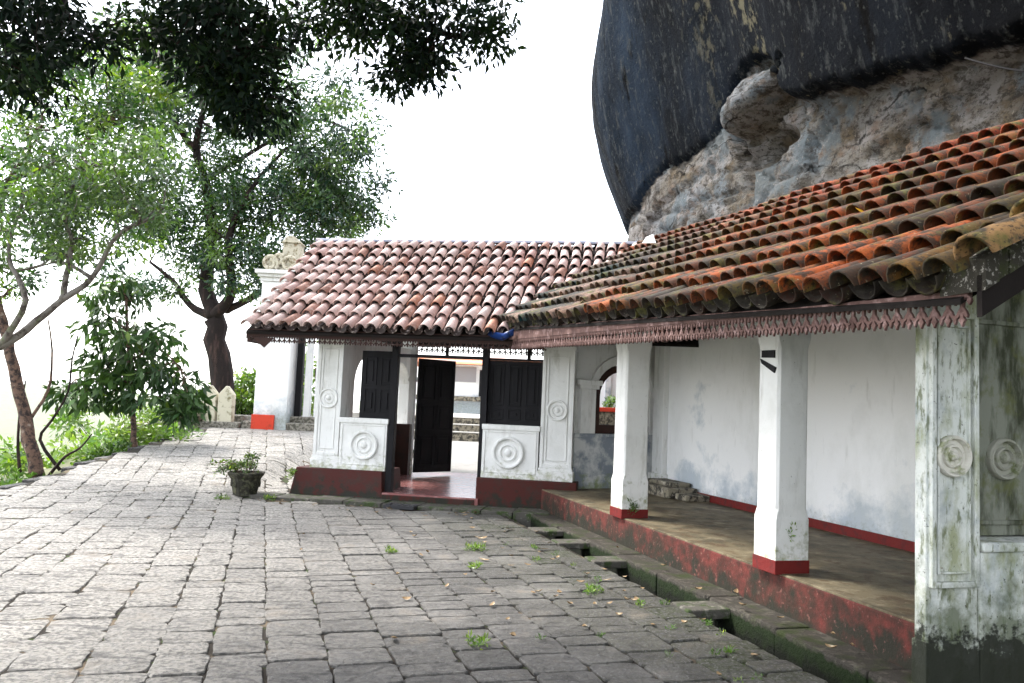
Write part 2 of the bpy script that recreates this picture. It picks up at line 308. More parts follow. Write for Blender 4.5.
# paving: dirt bed + one mesh of individually laid stone slabs
dp = Vector((-.292, .956, 0)).normalized(); npv = Vector((dp.y, -dp.x, 0)); PO = Vector((2.1, 6.4, 0))
DL = -.46                                                      # left lip of the drain, in the veranda frame
def in_v(p): d = p - VO; return d.dot(dv), d.dot(nv)
def in_g(p): d = p - GO; return d.dot(gv), d.dot(qv)
def bed():
    V = []; F = []; idx = {}
    step = .25
    na, nb = 168, 80
    mb = MB()
    for i in range(na):
        for j in range(nb):
            a0, a1 = -10 + i * step, -10 + (i + 1) * step; b1 = DL - j * step; b0 = b1 - step
            ps = [VF(a, b, 0) for a, b in ((a0, b0), (a1, b0), (a1, b1), (a0, b1))]
            c = (ps[0] + ps[2]) / 2
            if c.x < -7.6 or c.y > 26: continue
            for p in ps:
                p.x = max(p.x, -7.5); p.z = zg(p.x, p.y) - .020 + .012 * min(max((-.6 - p.x) / 2.6, 0), 1)
            mb.add(ps, [(0, 1, 2, 3)])
    tag(mb.build('paving_bed', M['joint'], recalc=False), kind='structure')
bed()
def paving():
    mb = MB()
    col = 0; b = DL
    while b > -14:
        w = random.uniform(.28, .43)
        a = -9 + random.random() * .3
        while a < 22:
            l = random.choice((random.uniform(.17, .27), random.uniform(.25, .42)))
            if (PO + dp * a + npv * b).x < -2.2 and random.random() < .4: l *= 1.9
            c = PO + dp * (a + l / 2) + npv * (b - w / 2)
            s_, t_ = in_g(c); va, vb = in_v(c)
            ok = c.x > -7.55 + random.random() * .15 and c.y < 26 and c.y > -3 and vb < DL - w * .3
            if (s_ > -.45 and -.76 < t_ < -.02) or (s_ > -.05 and t_ > -.72): ok = False
            if s_ > -.45 and t_ > -.95 and random.random() < .3: l *= .8
            if ok:
                worn = sm(c.x, -.6, -3.0) if c.x < -.6 else 0
                worn = min(max((-.6 - c.x) / 2.6, 0), 1)
                gap = random.uniform(.003, .010) * (1 - .9 * worn)
                h = random.uniform(-.008, .006); tx, ty = random.gauss(0, .008) * (1 - .5 * worn), random.gauss(0, .009) * (1 - .5 * worn)
                da, db = l / 2 - gap, w / 2 - gap
                jit = lambda: random.uniform(-.012, .012) * (1 + .3 * worn)
                # outline with a few points on every side
                out = []
                cs = [(-1, -1), (1, -1), (1, 1), (-1, 1)]
                cj = [(sx * da + jit(), sy * db + jit()) for sx, sy in cs]
                for k in range(4):
                    p, q = cj[k], cj[(k + 1) % 4]
                    for f in (.10, .38, .66, .90):
                        out.append((p[0] + (q[0] - p[0]) * f + jit() * .5, p[1] + (q[1] - p[1]) * f + jit() * .5))
                cen = c
                def P(u, v, dz):
                    q_ = cen + dp * u + npv * v; q_.z = zg(q_.x, q_.y) + dz + h + tx * u + ty * v; return q_
                # moss near the drain; open-sky brightness painted in with the wear on the left
                g = random.uniform(.68, 1.15); g = g + (1 - g) * .55 * worn
                damp = sm(vb, -2.2, -.6)
                bb = .54 - .30 * damp
                lit_gain = 1 + 1.9 * worn
                tint = (g * bb * lit_gain, g * bb * lit_gain * (1 + .05 * damp), g * bb * lit_gain * (.98 - .16 * damp))
                if random.random() < .35 * sm(vb, -1.5, -.5): tint = (tint[0] * .62, tint[1] * .72, tint[2] * .45)
                n = len(out)
                r1 = [P(u, v, -.035) for u, v in out]; r2 = [P(u, v, -.006 - .005 * random.random()) for u, v in out]
                r3 = [P(u * (1 - .006 / da), v * (1 - .006 / db), .001 * random.random()) for u, v in out]
                r4 = [P(u * .55, v * .55, .003 + random.uniform(-.003, .004)) for u, v in out]
                vs = r1 + r2 + r3 + r4 + [P(0, 0, .004)]
                fs = []
                for k in range(3):
                    for i in range(n): fs.append((k * n + i, k * n + (i + 1) % n, (k + 1) * n + (i + 1) % n, (k + 1) * n + i))
                fs += [(3 * n + i, 3 * n + (i + 1) % n, 4 * n) for i in range(n)]
                mb.add(vs, fs, tint)
            a += l
        b -= w
    tag(mb.build('stone_paving', M['slab'], smooth=False), kind='structure')
paving()
# courtyard behind the gatehouse
mb = MB()
for i in range(30):
    for j in range(22):
        x0, x1, y0, y1 = -3.95 + i * .6, -3.95 + (i + 1) * .6, 12.5 + j * .55, 12.5 + (j + 1) * .55
        if in_v(Vector(((x0 + x1) / 2, (y0 + y1) / 2, 0)))[0] < 6.0 or (in_g(Vector(((x0 + x1) / 2, (y0 + y1) / 2, 0)))[0] < .2 and (y0 + y1) / 2 < 21): continue
        mb.add([WF(x, y, zg(x, y) + .0) for x, y in ((x0, y0), (x1, y0), (x1, y1), (x0, y1))], [(0, 1, 2, 3)])
tag(mb.build('courtyard', M['courtyard'], recalc=False), kind='structure')

# the drain: bottom, mossy walls, ledge, bridging stones
mb = MB()
mb.box(VF, (-9, 5.6), (DL - .02, -.02), (-.7, -.55))
for a in np.arange(-9, 5.6, .35):                              # left wall stones
    mb.box(VF, (a, a + .335), (DL - .16, DL + random.uniform(-.012, .012)), (-.6, -.03 + random.uniform(-.008, 0)))
tag(mb.build('drain_channel', M['moss_stone'], bevel=.012), kind='structure')
mb = MB()
for a in np.arange(-9, 5.6, .97):                              # ledge of long kerb stones on the veranda side
    mb.box(VF, (a, a + .963), (-.13 + random.uniform(-.010, .010), .20), (-.6, .040 + random.uniform(-.006, .006)))
tag(mb.build('drain_kerb', M['drain_kerb'], bevel=.02), kind='structure')
bridge = [(4.35, .34), (3.45, .30), (2.35, .30), (.35, .30)]
proto = None
for k, (a, l) in enumerate(bridge):
    lab = ['mossy stone slab bridging the drain, farthest from the viewer near the gatehouse', 'flat stone slab bridging the drain, second from the gatehouse',
           'flat mossy stone slab bridging the drain in front of the farther white pillar', 'mossy stone slab bridging the drain beside the nearer white pillar, closest to the viewer'][k]
    m_ = MB(); F_ = lambda u, v, z, a=a: VF(a + u, v, z)
    m_.box(F_, (0, l), (DL - .05, -.115), (-.06, .012 + .003 * k))
    tag(m_.build('bridging_slab', M['kerb'], bevel=.015), lab, 'stone slab', 'slabs bridging the drain')

# ------------------------------------------------------------------ cliff
LA = [-14, .0, .5, 1.2, 2.4, 3.3, 3.9, 4.25, 4.6, 5.1, 5.5, 5.85, 6.3, 7.03, 8.6, 9.5, 14, 30]
LZ = [5.0, 5.2, 5.3, 5.42, 5.62, 5.86, 6.02, 6.5, 6.92, 7.0, 6.9, 6.5, 6.2, 6.2, 6.1, 5.75, 5.6, 5.6]
def cliff():
    A0, Rr = 8.6, 6.0
    ss = list(np.arange(-16, -2, .5)) + list(np.arange(-2, 13.5, .07)) + list(np.arange(13.5, 26, .5))
    zs = list(np.arange(-.6, 3.6, .6)) + list(np.arange(3.6, 10.5, .07)) + list(np.arange(10.5, 22, .5))
    V = []; att = []; near_shade = []
    for s in ss:
        if s < A0: a, b, na_, nb_ = s, 3.15, 0, -1
        elif s < A0 + Rr * 1.6:
            ph = (s - A0) / Rr; a = A0 + Rr * math.sin(ph); b = 3.15 + Rr * (1 - math.cos(ph)); na_, nb_ = math.sin(ph), -math.cos(ph)
        else:
            ph = 1.6; e = s - A0 - Rr * 1.6; a = A0 + Rr * math.sin(ph) + e * math.cos(ph); b = 3.15 + Rr * (1 - math.cos(ph)) + e * math.sin(ph); na_, nb_ = math.sin(ph), -math.cos(ph)
        zl = float(np.interp(a if s < A0 + 6 else 14, LA, LZ)) + .10 * noise.noise((s * 1.3, 3, 1)) + .05 * noise.noise((s * 5, 7, 1))
        end = sm(s, 7.5, 10.5)
        for z in zs:
            P = VF(a, b, z)
            n1 = noise.fractal((P.x * .9, P.y * .9, P.z * .9), 1, 2, 5)
            up_ = sm(z, zl - .03, zl + .16)
            lower = -.10 * (z - 4) * (1 - up_) * 0
            # lower band: rough, blocky, horizontal fractures
            rough = .035 * n1 + .03 * abs(noise.noise((P.x * 3, P.y * 3, P.z * 4.2))) + .05 * noise.noise((s * .35 + z * .15, z * 1.6 - s * .12, 9))
            bl = noise.voronoi((s * .8, z * 1.1, 5), distance_metric='DISTANCE', exponent=2.5)[0]
            edge = bl[1] - bl[0]
            o_l = .06 + rough - .09 * max(0, .05 - edge) / .05 + .06 * noise.cell((s * .8 + .3 * n1, z * 1.3 + .2 * s, 2))
            # upper mass: smooth, jumping out over the band and leaning out with height
            h = max(z - zl, 0)
            jump = .14 + .30 * sm(s, 6.5, 3) + .05 * noise.noise((s * .5, 0, 4))
            lean = (.26 * h) * (1 - .9 * end) + end * (.86 * math.sin(min(h / 6.5, 1) * math.pi) - .02 * h)
            o_u = jump * (1 - .45 * end) + lean + .10 * noise.fractal((P.x * .45, P.y * .45, P.z * .25), 1, 2, 4) + .02 * n1
            if z > 13: o_u -= ((z - 13) ** 2) * .16
            off = o_l * (1 - up_) + o_u * up_
            # the pale boulder bulging at the ledge and the hollow below it
            e1 = ((s - 4.95 + .5 * (z - 6.35)) / .72) ** 2 + ((z - 6.40) / .42) ** 2
            if e1 < 1: off += .52 * math.sqrt(1 - e1)
            elif e1 < 1.5: off -= .22 * math.sin((e1 - 1) * 2 * math.pi)
            e2 = ((s - 4.8) / .75) ** 2 + ((z - 5.66) / .30) ** 2
            if e2 < 1: off -= .45 * (1 - e2)
            e3 = ((s - 5.45 - (z - 5.6) * .5) / .14) ** 2 + ((z - 5.6) / .75) ** 2
            if e3 < 1: off -= .25 * (1 - e3)
            e4 = abs(z - 6.05 + .42 * abs(s - 4.9) ** 1.3 * (1 if s > 4.9 else -1.1))
            if e4 < .07 and 3.7 < s < 5.7: off -= .16 * (1 - e4 / .07)
            crack = abs(z - (5.35 + .06 * (s - 7.5) + .04 * math.sin(s * 4)))
            if crack < .05 and s > 5.5: off -= .10 * (1 - crack / .05)
            off -= .06 * sm(h, 0, .02) * (1 - sm(h, .02, .2))
            Q = VF(a + na_ * off, b + nb_ * off, z); V.append(Q)
            att.append(up_); near_shade.append(max(0, min(1, sm(s, 9.5, 4.5) + .35 * noise.noise((s * .5, z * .25, 2)))))
    nz_ = len(zs); F = []
    for i in range(len(ss) - 1):
        for j in range(nz_ - 1): F.append((i * nz_ + j, (i + 1) * nz_ + j, (i + 1) * nz_ + j + 1, i * nz_ + j + 1))
    # roof of the rock, going back
    me = bpy.data.meshes.new('rock_cliff')
    top = len(V)
    for i, s in enumerate(ss):
        P = V[i * nz_ + nz_ - 1]; V.append(Vector((P.x + 14, P.y + 4, P.z + 2))); att.append(1); near_shade.append(1)
    for i in range(len(ss) - 1): F.append((i * nz_ + nz_ - 1, (i + 1) * nz_ + nz_ - 1, top + i + 1, top + i))
    me.from_pydata([tuple(v) for v in V], [], F)
    sm_ = np.array([tuple(v) for v in V])
    a_ = me.attributes.new('zone', 'FLOAT', 'POINT'); a_.data.foreach_set('value', att); w_ = me.attributes.new('near_shade', 'FLOAT', 'POINT'); w_.data.foreach_set('value', near_shade)
    me.polygons.foreach_set('use_smooth', [True] * len(me.polygons))
    m = bpy.data.materials.new('gneiss_cliff'); m.use_nodes = True; nt = m.node_tree; N = nt.nodes; L = nt.links; bs = N['Principled BSDF']
    t = N.new('ShaderNodeTexCoord')
    def nse(scale, stretch=(1, 1, 1), detail=8, r=.65):
        mp = N.new('ShaderNodeMapping'); mp.inputs['Scale'].default_value = stretch; L.new(t.outputs['Object'], mp.inputs[0])
        n = N.new('ShaderNodeTexNoise'); n.inputs['Scale'].default_value = scale; n.inputs['Detail'].default_value = detail; n.inputs['Roughness'].default_value = r
        L.new(mp.outputs[0], n.inputs['Vector']); return n.outputs['Fac']
    def mr(v, a, b, c=0, d=1):
        x = N.new('ShaderNodeMapRange'); L.new(v, x.inputs[0])
        for i, k in enumerate((a, b, c, d)): x.inputs[1 + i].default_value = k
        return x.outputs[0]
    def mx(f, a, b):
        x = N.new('ShaderNodeMix'); x.data_type = 'RGBA'
        for sock, val in ((x.inputs[0], f), (x.inputs[6], a), (x.inputs[7], b)):
            if isinstance(val, tuple): sock.default_value = (*val, 1)
            else: L.new(val, sock)
        return x.outputs[2]
    # dark upper rock with rain streaks
    dark = mx(mr(nse(.5, (1, 1, .3)), .38, .62), (.018, .031, .052), (.004, .006, .009))
    shade_at = N.new('ShaderNodeAttribute'); shade_at.attribute_name = 'near_shade'; dark = mx(mr(shade_at.outputs['Fac'], 0, 1, 0, .85), dark, (.0022, .0022, .0025))  # blackens the near end: shade under the overhang painted into the rock colour
    dark = mx(mr(nse(2.6, (1, 1, .12)), .57, .66), dark, (.0015, .0015, .0015))
    dark = mx(mr(nse(8, (1, 1, .22)), .55, .68, 0, .7), dark, (.055, .06, .06))
    dark = mx(mr(nse(16, (1, 1, .6)), .58, .66, 0, .7), dark, (.07, .075, .07))
    f1 = nse(.9, (1, 1, .3)); f2 = nse(7, (1, 1, .6))
    ml = N.new('ShaderNodeMath'); ml.operation = 'MULTIPLY'; L.new(f1, ml.inputs[0]); L.new(f2, ml.inputs[1])
    mw = N.new('ShaderNodeMath'); mw.operation = 'MULTIPLY'; L.new(mr(ml.outputs[0], .30, .35, 0, .9), mw.inputs[0]); L.new(mr(shade_at.outputs['Fac'], .55, 1, .0, 1), mw.inputs[1])
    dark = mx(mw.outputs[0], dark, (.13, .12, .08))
    # pale lower band
    lite = mx(mr(nse(1.3), .42, .6), (.17, .165, .155), (.115, .092, .062))
    lite = mx(mr(nse(.7), .52, .6, 0, .85), lite, (.12, .145, .165))
    lite = mx(mr(nse(3.2, (1, 1, 2)), .50, .68, 0, .75), lite, (.09, .075, .06))
    lite = mx(mr(nse(1.0, (1, 1, 2.4)), .50, .58, 0, .55), lite, (.27, .265, .265))
    lite = mx(mr(nse(2.2, (1, 1, .35)), .56, .66, 0, .85), lite, (.05, .045, .04))
    lite = mx(mr(nse(1.8, (1, 1, 1.6)), .56, .64, 0, .45), lite, (.15, .085, .045))
    lite = mx(mr(nse(5, (1, 1, 1.5)), .60, .66, 0, .6), lite, (.035, .033, .03))
    lite = mx(mr(nse(8, (1, 1, 1.8), r=.82), .50, .56, 0, .8), lite, (.040, .034, .028))
    lite = mx(mr(nse(.9), .54, .60, 0, .7), lite, (.11, .135, .15))
    lite = mx(mr(nse(22), .62, .68, 0, .5), lite, (.42, .38, .32))
    z = N.new('ShaderNodeAttribute'); z.attribute_name = 'zone'
    ad = N.new('ShaderNodeMath'); ad.operation = 'ADD'; L.new(z.outputs['Fac'], ad.inputs[0]); L.new(mr(nse(9), .3, .7, -.09, .09), ad.inputs[1])
    vw = N.new('ShaderNodeTexVoronoi'); vw.feature = 'DISTANCE_TO_EDGE'; vw.inputs['Scale'].default_value = .55
    nw = N.new('ShaderNodeTexNoise'); nw.inputs['Scale'].default_value = 1.3; nw.inputs['Detail'].default_value = 6; L.new(t.outputs['Object'], nw.inputs['Vector'])
    va = N.new('ShaderNodeVectorMath'); va.operation = 'MULTIPLY_ADD'; va.inputs[1].default_value = (.9, .9, .9); L.new(nw.outputs['Color'], va.inputs[0]); L.new(t.outputs['Object'], va.inputs[2])
    mpv = N.new('ShaderNodeMapping'); mpv.inputs['Scale'].default_value = (.7, .7, 1.7); mpv.inputs['Rotation'].default_value = (.2, .1, 0); L.new(va.outputs[0], mpv.inputs[0]); L.new(mpv.outputs[0], vw.inputs['Vector'])
    ck = N.new('ShaderNodeMath'); ck.operation = 'MULTIPLY'; L.new(mr(vw.outputs['Distance'], .003, .016, .9, 0), ck.inputs[0]); L.new(mr(nse(1.9), .42, .56), ck.inputs[1])
    lite = mx(ck.outputs[0], lite, (.012, .011, .01))
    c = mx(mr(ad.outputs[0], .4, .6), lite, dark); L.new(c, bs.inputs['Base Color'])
    bs.inputs['Roughness'].default_value = .9; bs.inputs['Specular IOR Level'].default_value = .04
    b1 = N.new('ShaderNodeBump'); b1.inputs['Strength'].default_value = .8; b1.inputs['Distance'].default_value = .16; L.new(nse(3.5, detail=10), b1.inputs['Height'])
    b2 = N.new('ShaderNodeBump'); b2.inputs['Strength'].default_value = 1.0; b2.inputs['Distance'].default_value = .05; L.new(nse(14, (1, 1, 1.8), detail=12, r=.8), b2.inputs['Height']); L.new(b1.outputs[0], b2.inputs['Normal'])
    L.new(b2.outputs[0], bs.inputs['Normal'])
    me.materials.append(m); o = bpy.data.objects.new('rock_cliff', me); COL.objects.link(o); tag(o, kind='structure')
cliff()

# ------------------------------------------------------------------ roof tiles
def tiles(E, T, a0, a1, pitch, expo, palette, taper=.80, rad=.088, sag=.018):
    """half-round cover and pan tiles on the ruled surface between the lines E(a) and T(a)"""
    mb = MB(); ncol = int((a1 - a0) / pitch); K = 7
    for ci in range(ncol * 2 + 1):
        cover = ci % 2 == 0
        a = a0 + ci * pitch / 2
        e, t = E(a), T(a); Lr = (t - e).length; ud = (t - e).normalized()
        ax = (E(a + .1) - E(a - .1)).normalized(); nn = ax.cross(ud)
        if nn.z < 0: nn = -nn
        sd = ud.cross(nn).normalized()
        nrow = int(Lr / expo) + 1
        for k in range(nrow):
            v0 = k * expo + random.uniform(-.014, .014) - (.05 if cover else .02); v1 = min(v0 + expo + .07, Lr + .04)
            if k == 0: v0 += random.uniform(-.03, .03)
            if v0 > Lr - .1: continue
            lat = random.gauss(0, .010); tw = random.gauss(0, .018)
            if random.random() < .035: tw += random.choice((-.05, .05)); v0 -= .05 if k else 0
            r0_, r1_ = rad * random.uniform(.97, 1.04), rad * taper
            col = palette(a, k / nrow, cover)
            rows = []
            for (vv, r, lift) in ((v0, r0_, .070), (v1, r1_, .0)):
                sg = noise.noise((a * .8, vv * .9, rad * 90)) * sag + noise.noise((a * 2.6, vv * .7, 5)) * sag * .4
                sl = noise.noise((a * .35, vv * 1.1, 3)) * .035
                cen = e + ud * vv + nn * sg + sd * sl + nn * (lift + (.020 if cover else -.004)) + sd * (lat + tw * (1 if vv == v1 else 0))
                for th in (0, -.013):
                    ring = []
                    for i in range(K + 1):
                        ang = math.pi * i / K; x = -math.cos(ang) * (r + th); y = math.sin(ang) * (r + th) * 1.06
                        ring.append(cen + sd * x + nn * (y if cover else -y + .02))
                    rows.append(ring)
            o0, i0, o1, i1 = rows; vs = o0 + i0 + o1 + i1; n = K + 1; fs = []
            for i in range(K):
                fs += [(i, i + 1, 2 * n + i + 1, 2 * n + i), (n + i, 3 * n + i, 3 * n + i + 1, n + i + 1), (i, n + i, n + i + 1, i + 1)]
            mb.add(vs, fs, col)
    return mb
def mixcol(a, b, f): return tuple(a[i] * (1 - f) + b[i] * f for i in range(3))
def pal_veranda(a, v, cover):
    far = sm(a, 1.2, 4.8) if a < 9 else 1
    orange, brown, olive, dark, red = (.46, .10, .020), (.16, .055, .026), (.13, .095, .022), (.035, .027, .018), (.40, .07, .03)
    n = noise.noise((a * .9, v * 5, 1.3)) * 1.1 + random.uniform(-.45, .45)
    c = mixcol(orange, brown, sm(n, -.35, .3)); n2 = noise.noise((a * 1.2, v * 6, 8)) + random.uniform(-.35, .35)
    c = mixcol(c, olive, .85 * sm(n2, .0, .5)); c = mixcol(c, dark, .8 * sm(noise.noise((a * 1.5, v * 7, 4)) + random.uniform(-.4, .4), .18, .55))
    c = mixcol(c, red, .75 * sm(v, .55, .8) * (.3 + .7 * random.random()))
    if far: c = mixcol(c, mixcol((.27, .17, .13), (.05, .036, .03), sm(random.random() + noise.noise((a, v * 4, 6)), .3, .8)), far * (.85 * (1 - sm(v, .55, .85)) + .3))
    if not cover: c = mixcol(c, (.010, .008, .007), .93)  # pans near black: shade of the gaps painted in, plus gathered dirt
    g = random.uniform(.5, .95) * (.62 + .38 * sm(noise.noise((a * .5, v * 3, 11)), -.35, .2)); return tuple(x * g for x in c)
def pal_gate(a, v, cover):
    r = random.random()
    c = mixcol((.50, .33, .30), (.70, .57, .53), random.random()) if r < .88 else (.34, .19, .15) if r < .97 else (.45, .22, .15)  # pale tones include the bright sky's reflection, painted into the clay colour
    if not cover: c = mixcol(c, (.014, .010, .009), .93)  # shaded gaps between covers painted as near-black pans
    g = random.uniform(.85, 1.12); return tuple(x * g for x in c)

# ------------------------------------------------------------------ fretwork valance
def lace_strip(F, u0, u1, zb, h, unit=.082, t=(-.008, .008)):
    """F(u, z, t) ; cut-out hourglass fretwork hanging from a strip, lower edge at zb(u)"""
    mb = MB(); n = int((u1 - u0) / unit)
    for k in range(n):
        u = u0 + k * unit; z0 = zb(u)
        P = lambda x, z, tt, u=u, z0=z0: F(u + x * unit, z0 + z * h, tt)
        mb.prism(P, [(-.02, .86), (1.02, .86), (1.02, 1.02), (-.02, 1.02)], *t)
        mb.prism(P, [(.30, .88), (.70, .88), (.62, .72), (.60, .55), (.40, .55), (.38, .72)], *t)
        mb.prism(P, [(.40, .56), (.60, .56), (.78, .44), (.90, .30), (.86, .20), (.70, .26), (.5, .42), (.30, .26), (.14, .20), (.10, .30), (.22, .44)], *t)
        mb.prism(P, [(.40, .46), (.60, .46), (.62, .22), (.72, .14), (.62, .06), (.5, -.08), (.38, .06), (.28, .14), (.38, .22)], *t)
        mb.prism(P, [(.86, .32), (1.14, .32), (1.10, .12), (1.0, .0), (.90, .12)], *t)
        mb.prism(P, [(-.10, .88), (.10, .88), (.16, .74), (.0, .62), (-.16, .74)], *t)
    return mb

DISC = [(1, -.02), (1, .13), (.95, .19), (.86, .19), (.80, .12), (.77, .05), (.58, .04), (.54, .12), (.46, .14), (.40, .06), (.24, .06), (.20, .15), (.10, .21), (.0, .22)]
DISCD = [(r, h * 1.9) for r, h in DISC]
def panel_frame(mb, F, x, z, w, y, proud):                     # raised moulding round a recessed panel
    x0, x1 = x; z0, z1 = z
    mb.box(F, (x0, x0 + w), (y - proud, y + .01), (z0, z1)); mb.box(F, (x1 - w, x1), (y - proud, y + .01), (z0, z1))
    mb.box(F, (x0 + w, x1 - w), (y - proud, y + .01), (z0, z0 + w)); mb.box(F, (x0 + w, x1 - w), (y - proud, y + .01), (z1 - w, z1))
def arch_wall(mb, F, u0, u1, z0, z1, cu, r, zs, y, n=14, rise=1.0):   # wall u0..u1, z0..z1 with an arched opening centred at cu, springing at zs, from z0
    mb.box(F, (u0, cu - r), y, (z0, z1)); mb.box(F, (cu + r, u1), y, (z0, z1))
    for k in range(n):
        a0, a1 = math.pi * k / n, math.pi * (k + 1) / n
        p0 = (cu - r * math.cos(a0), zs + r * rise * math.sin(a0)); p1 = (cu - r * math.cos(a1), zs + r * rise * math.sin(a1))
        P = lambda u, z, t: F(u, t, z)
        mb.prism(P, [p0, p1, (p1[0], z1), (p0[0], z1)], y[0], y[1])
def arch_band(mb, F, cu, r0, r1, zs, y, n=14, rise=1.0):
    P = lambda u, z, t: F(u, t, z)
    for k in range(n):
        a0, a1 = math.pi * k / n, math.pi * (k + 1) / n
        mb.prism(P, [(cu - r0 * math.cos(a0), zs + r0 * rise * math.sin(a0)), (cu - r0 * math.cos(a1), zs + r0 * rise * math.sin(a1)),
                     (cu - r1 * math.cos(a1), zs + r1 * rise * math.sin(a1)), (cu - r1 * math.cos(a0), zs + r1 * rise * math.sin(a0))], y[0], y[1])

# ------------------------------------------------------------------ the veranda along the cliff
ver = thing('veranda', 'long veranda with mossy orange tiled roof, white pillars and red platform under the rock', 'building', VF(2, 1, 0))
m_ = MB(); m_.box(VF, (-1.46, 6.5), (.17, 2.4), (0, .338)); m_.build('platform_riser', M['riser_red'], ver, bevel=.012)
m_ = MB(); m_.box(VF, (-1.46, 6.5), (.176, 2.4), (.332, .352)); m_.build('platform_floor', M['floor_top'], ver, bevel=.006)
m_ = MB(); m_.box(VF, (-2.4, 6.75), (2.26, 2.5), (.0, 4.0)); wl = m_.build('back_wall', M['plaster_clean'], ver)
m_ = MB(); m_.box(VF, (-1.25, 5.9), (2.235, 2.262), (.35, .45)); m_.build('skirting', M['skirting'], ver)
m_ = MB(); m_.box(VF, (6.15, 6.5), (2.16, 2.262), (.45, 3.1)); m_.box(VF, (6.1, 6.55), (2.12, 2.262), (.35, .62)); m_.build('wall_pilaster', M['plaster'], ver, bevel=.01)

def veranda_pillar(a, hw, z1, b=.2, name='pillar'):
    cx, cy = a + hw, b + hw
    def ring(h, c, z):
        pts = [(-h + c, -h), (h - c, -h), (h, -h + c), (h, h - c), (h - c, h), (-h + c, h), (-h, h - c), (-h, -h + c)]
        return [VF(cx + p[0], cy + p[1], z) for p in pts]
    m_ = MB(); e = .004; c = .022
    m_.loft([ring(hw, e, .352), ring(hw, e, .78), ring(hw - .003, e, .79), ring(hw - .007, c * .6, .83), ring(hw - .009, c, .86), ring(hw - .009, c, z1 - .38),
             ring(hw - .007, c * .6, z1 - .35), ring(hw - .003, e, z1 - .31), ring(hw, e, z1 - .29), ring(hw, e, z1)])
    m_.box(VF, (cx - hw - .03, cx + hw + .03), (cy - hw - .03, cy + hw + .03), (z1, z1 + .07))
    p = m_.build(name, M['plaster'], ver, bevel=.005)
    m2 = MB(); m2.box(VF, (cx - hw - .006, cx + hw + .006), (cy - hw - .006, cy + hw + .006), (.345, .455))
    m2.build('painted_base', M['skirting'], p, bevel=.004)
    return p
veranda_pillar(.10, .155, 2.56, .12); veranda_pillar(3.14, .165, 2.68, .14)
m_ = MB(); m_.box(VF, (-1.5, 6.4), (.24, .44), (2.63, 2.78)); m_.build('roof_beam', M['plaster'], ver)

# near end pillar, recess and parapet
m_ = MB()
AN = -1.56
FN = lambda u, v, z: VF(AN + v, .02 + u, z)                    # u along b, v into a
m_.box(FN, (0, .39), (0, .09), (0, 2.46)); panel_frame(m_, FN, (.015, .375), (.62, 2.3), .035, 0, .035); panel_frame(m_, FN, (.07, .32), (.70, 2.22), .014, 0, .024)
m_.box(FN, (-.012, .39), (-.015, .10), (0, .30))
ep = m_.build('end_pillar', M['plaster_mossy'], ver, bevel=.006)
m_ = MB(); m_.lathe(FN(.185, 0, 1.41), -dv, .128, DISCD); m_.build('roundel', M['roundel'], ep, smooth=False)
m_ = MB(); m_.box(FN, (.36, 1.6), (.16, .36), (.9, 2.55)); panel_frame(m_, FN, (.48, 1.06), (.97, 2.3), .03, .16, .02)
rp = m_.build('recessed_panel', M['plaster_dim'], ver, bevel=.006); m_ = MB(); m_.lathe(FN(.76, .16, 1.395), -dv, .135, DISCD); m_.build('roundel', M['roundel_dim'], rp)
m_ = MB(); m_.box(FN, (.392, 1.6), (-.02, .34), (0, .83)); m_.box(FN, (.392, 1.62), (-.045, .34), (.83, .89)); m_.build('parapet', M['plaster_mossy'], ver, bevel=.012)

# arched wall closing the far end of the veranda
A1 = GF(4.68, .2, 0); A2 = VF(6.63, 2.28, 0); A2.z = 0
FA = frame(A1, A2 - A1); LW = (A2 - A1).length
m_ = MB(); m_.box(FA, (0, LW), (0, .3), (0, 1.16)); m_.box(FA, (-.02, LW), (-.03, .3), (1.16, 1.22)); m_.build('dado_wall', M['plaster_grey'], ver, bevel=.006)
m_ = MB(); arch_wall(m_, FA, 0, LW + .1, 1.22, 3.2, .93, .56, 1.82, (.02, .3), rise=.95)
m_.box(FA, (.06, .34), (-.06, .02), (1.22, 1.92)); m_.box(FA, (.02, .38), (-.09, .02), (1.92, 1.98)); m_.box(FA, (-.02, .42), (-.12, .02), (1.98, 2.06))
arch_band(m_, FA, .93, .60, .70, 1.84, (-.03, .02), rise=.95)
m_.build('arch_surround', M['plaster'], ver, bevel=.005)
m_ = MB(); arch_band(m_, FA, .93, .44, .555, 1.82, (.05, .22), rise=.93); m_.box(FA, (.375, .49), (.05, .22), (1.22, 1.82)); m_.box(FA, (1.37, 1.485), (.05, .22), (1.22, 1.82)); m_.box(FA, (.375, 1.485), (.04, .23), (1.222, 1.36))
m_.build('arch_frame', M['brown_wood'], ver)

# roof
def VE(a): return VF(a, -.5, 2.285 + .0625 * (a + 2.35))
def VT(a): return VF(a, 2.78, 4.36 + .045 * a)
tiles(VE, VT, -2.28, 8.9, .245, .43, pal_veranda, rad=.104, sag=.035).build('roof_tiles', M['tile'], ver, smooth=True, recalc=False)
m_ = MB(); nn = Vector((0, 0, -.045))
m_.loft([[VE(-2.33) + nn, VE(8.9) + nn, VE(8.9) + nn * 1.7, VE(-2.33) + nn * 1.7], [VT(-2.33) + nn, VT(8.9) + nn, VT(8.9) + nn * 1.7, VT(-2.33) + nn * 1.7]])
m_.build('roof_boards', M['roof_board'], ver)
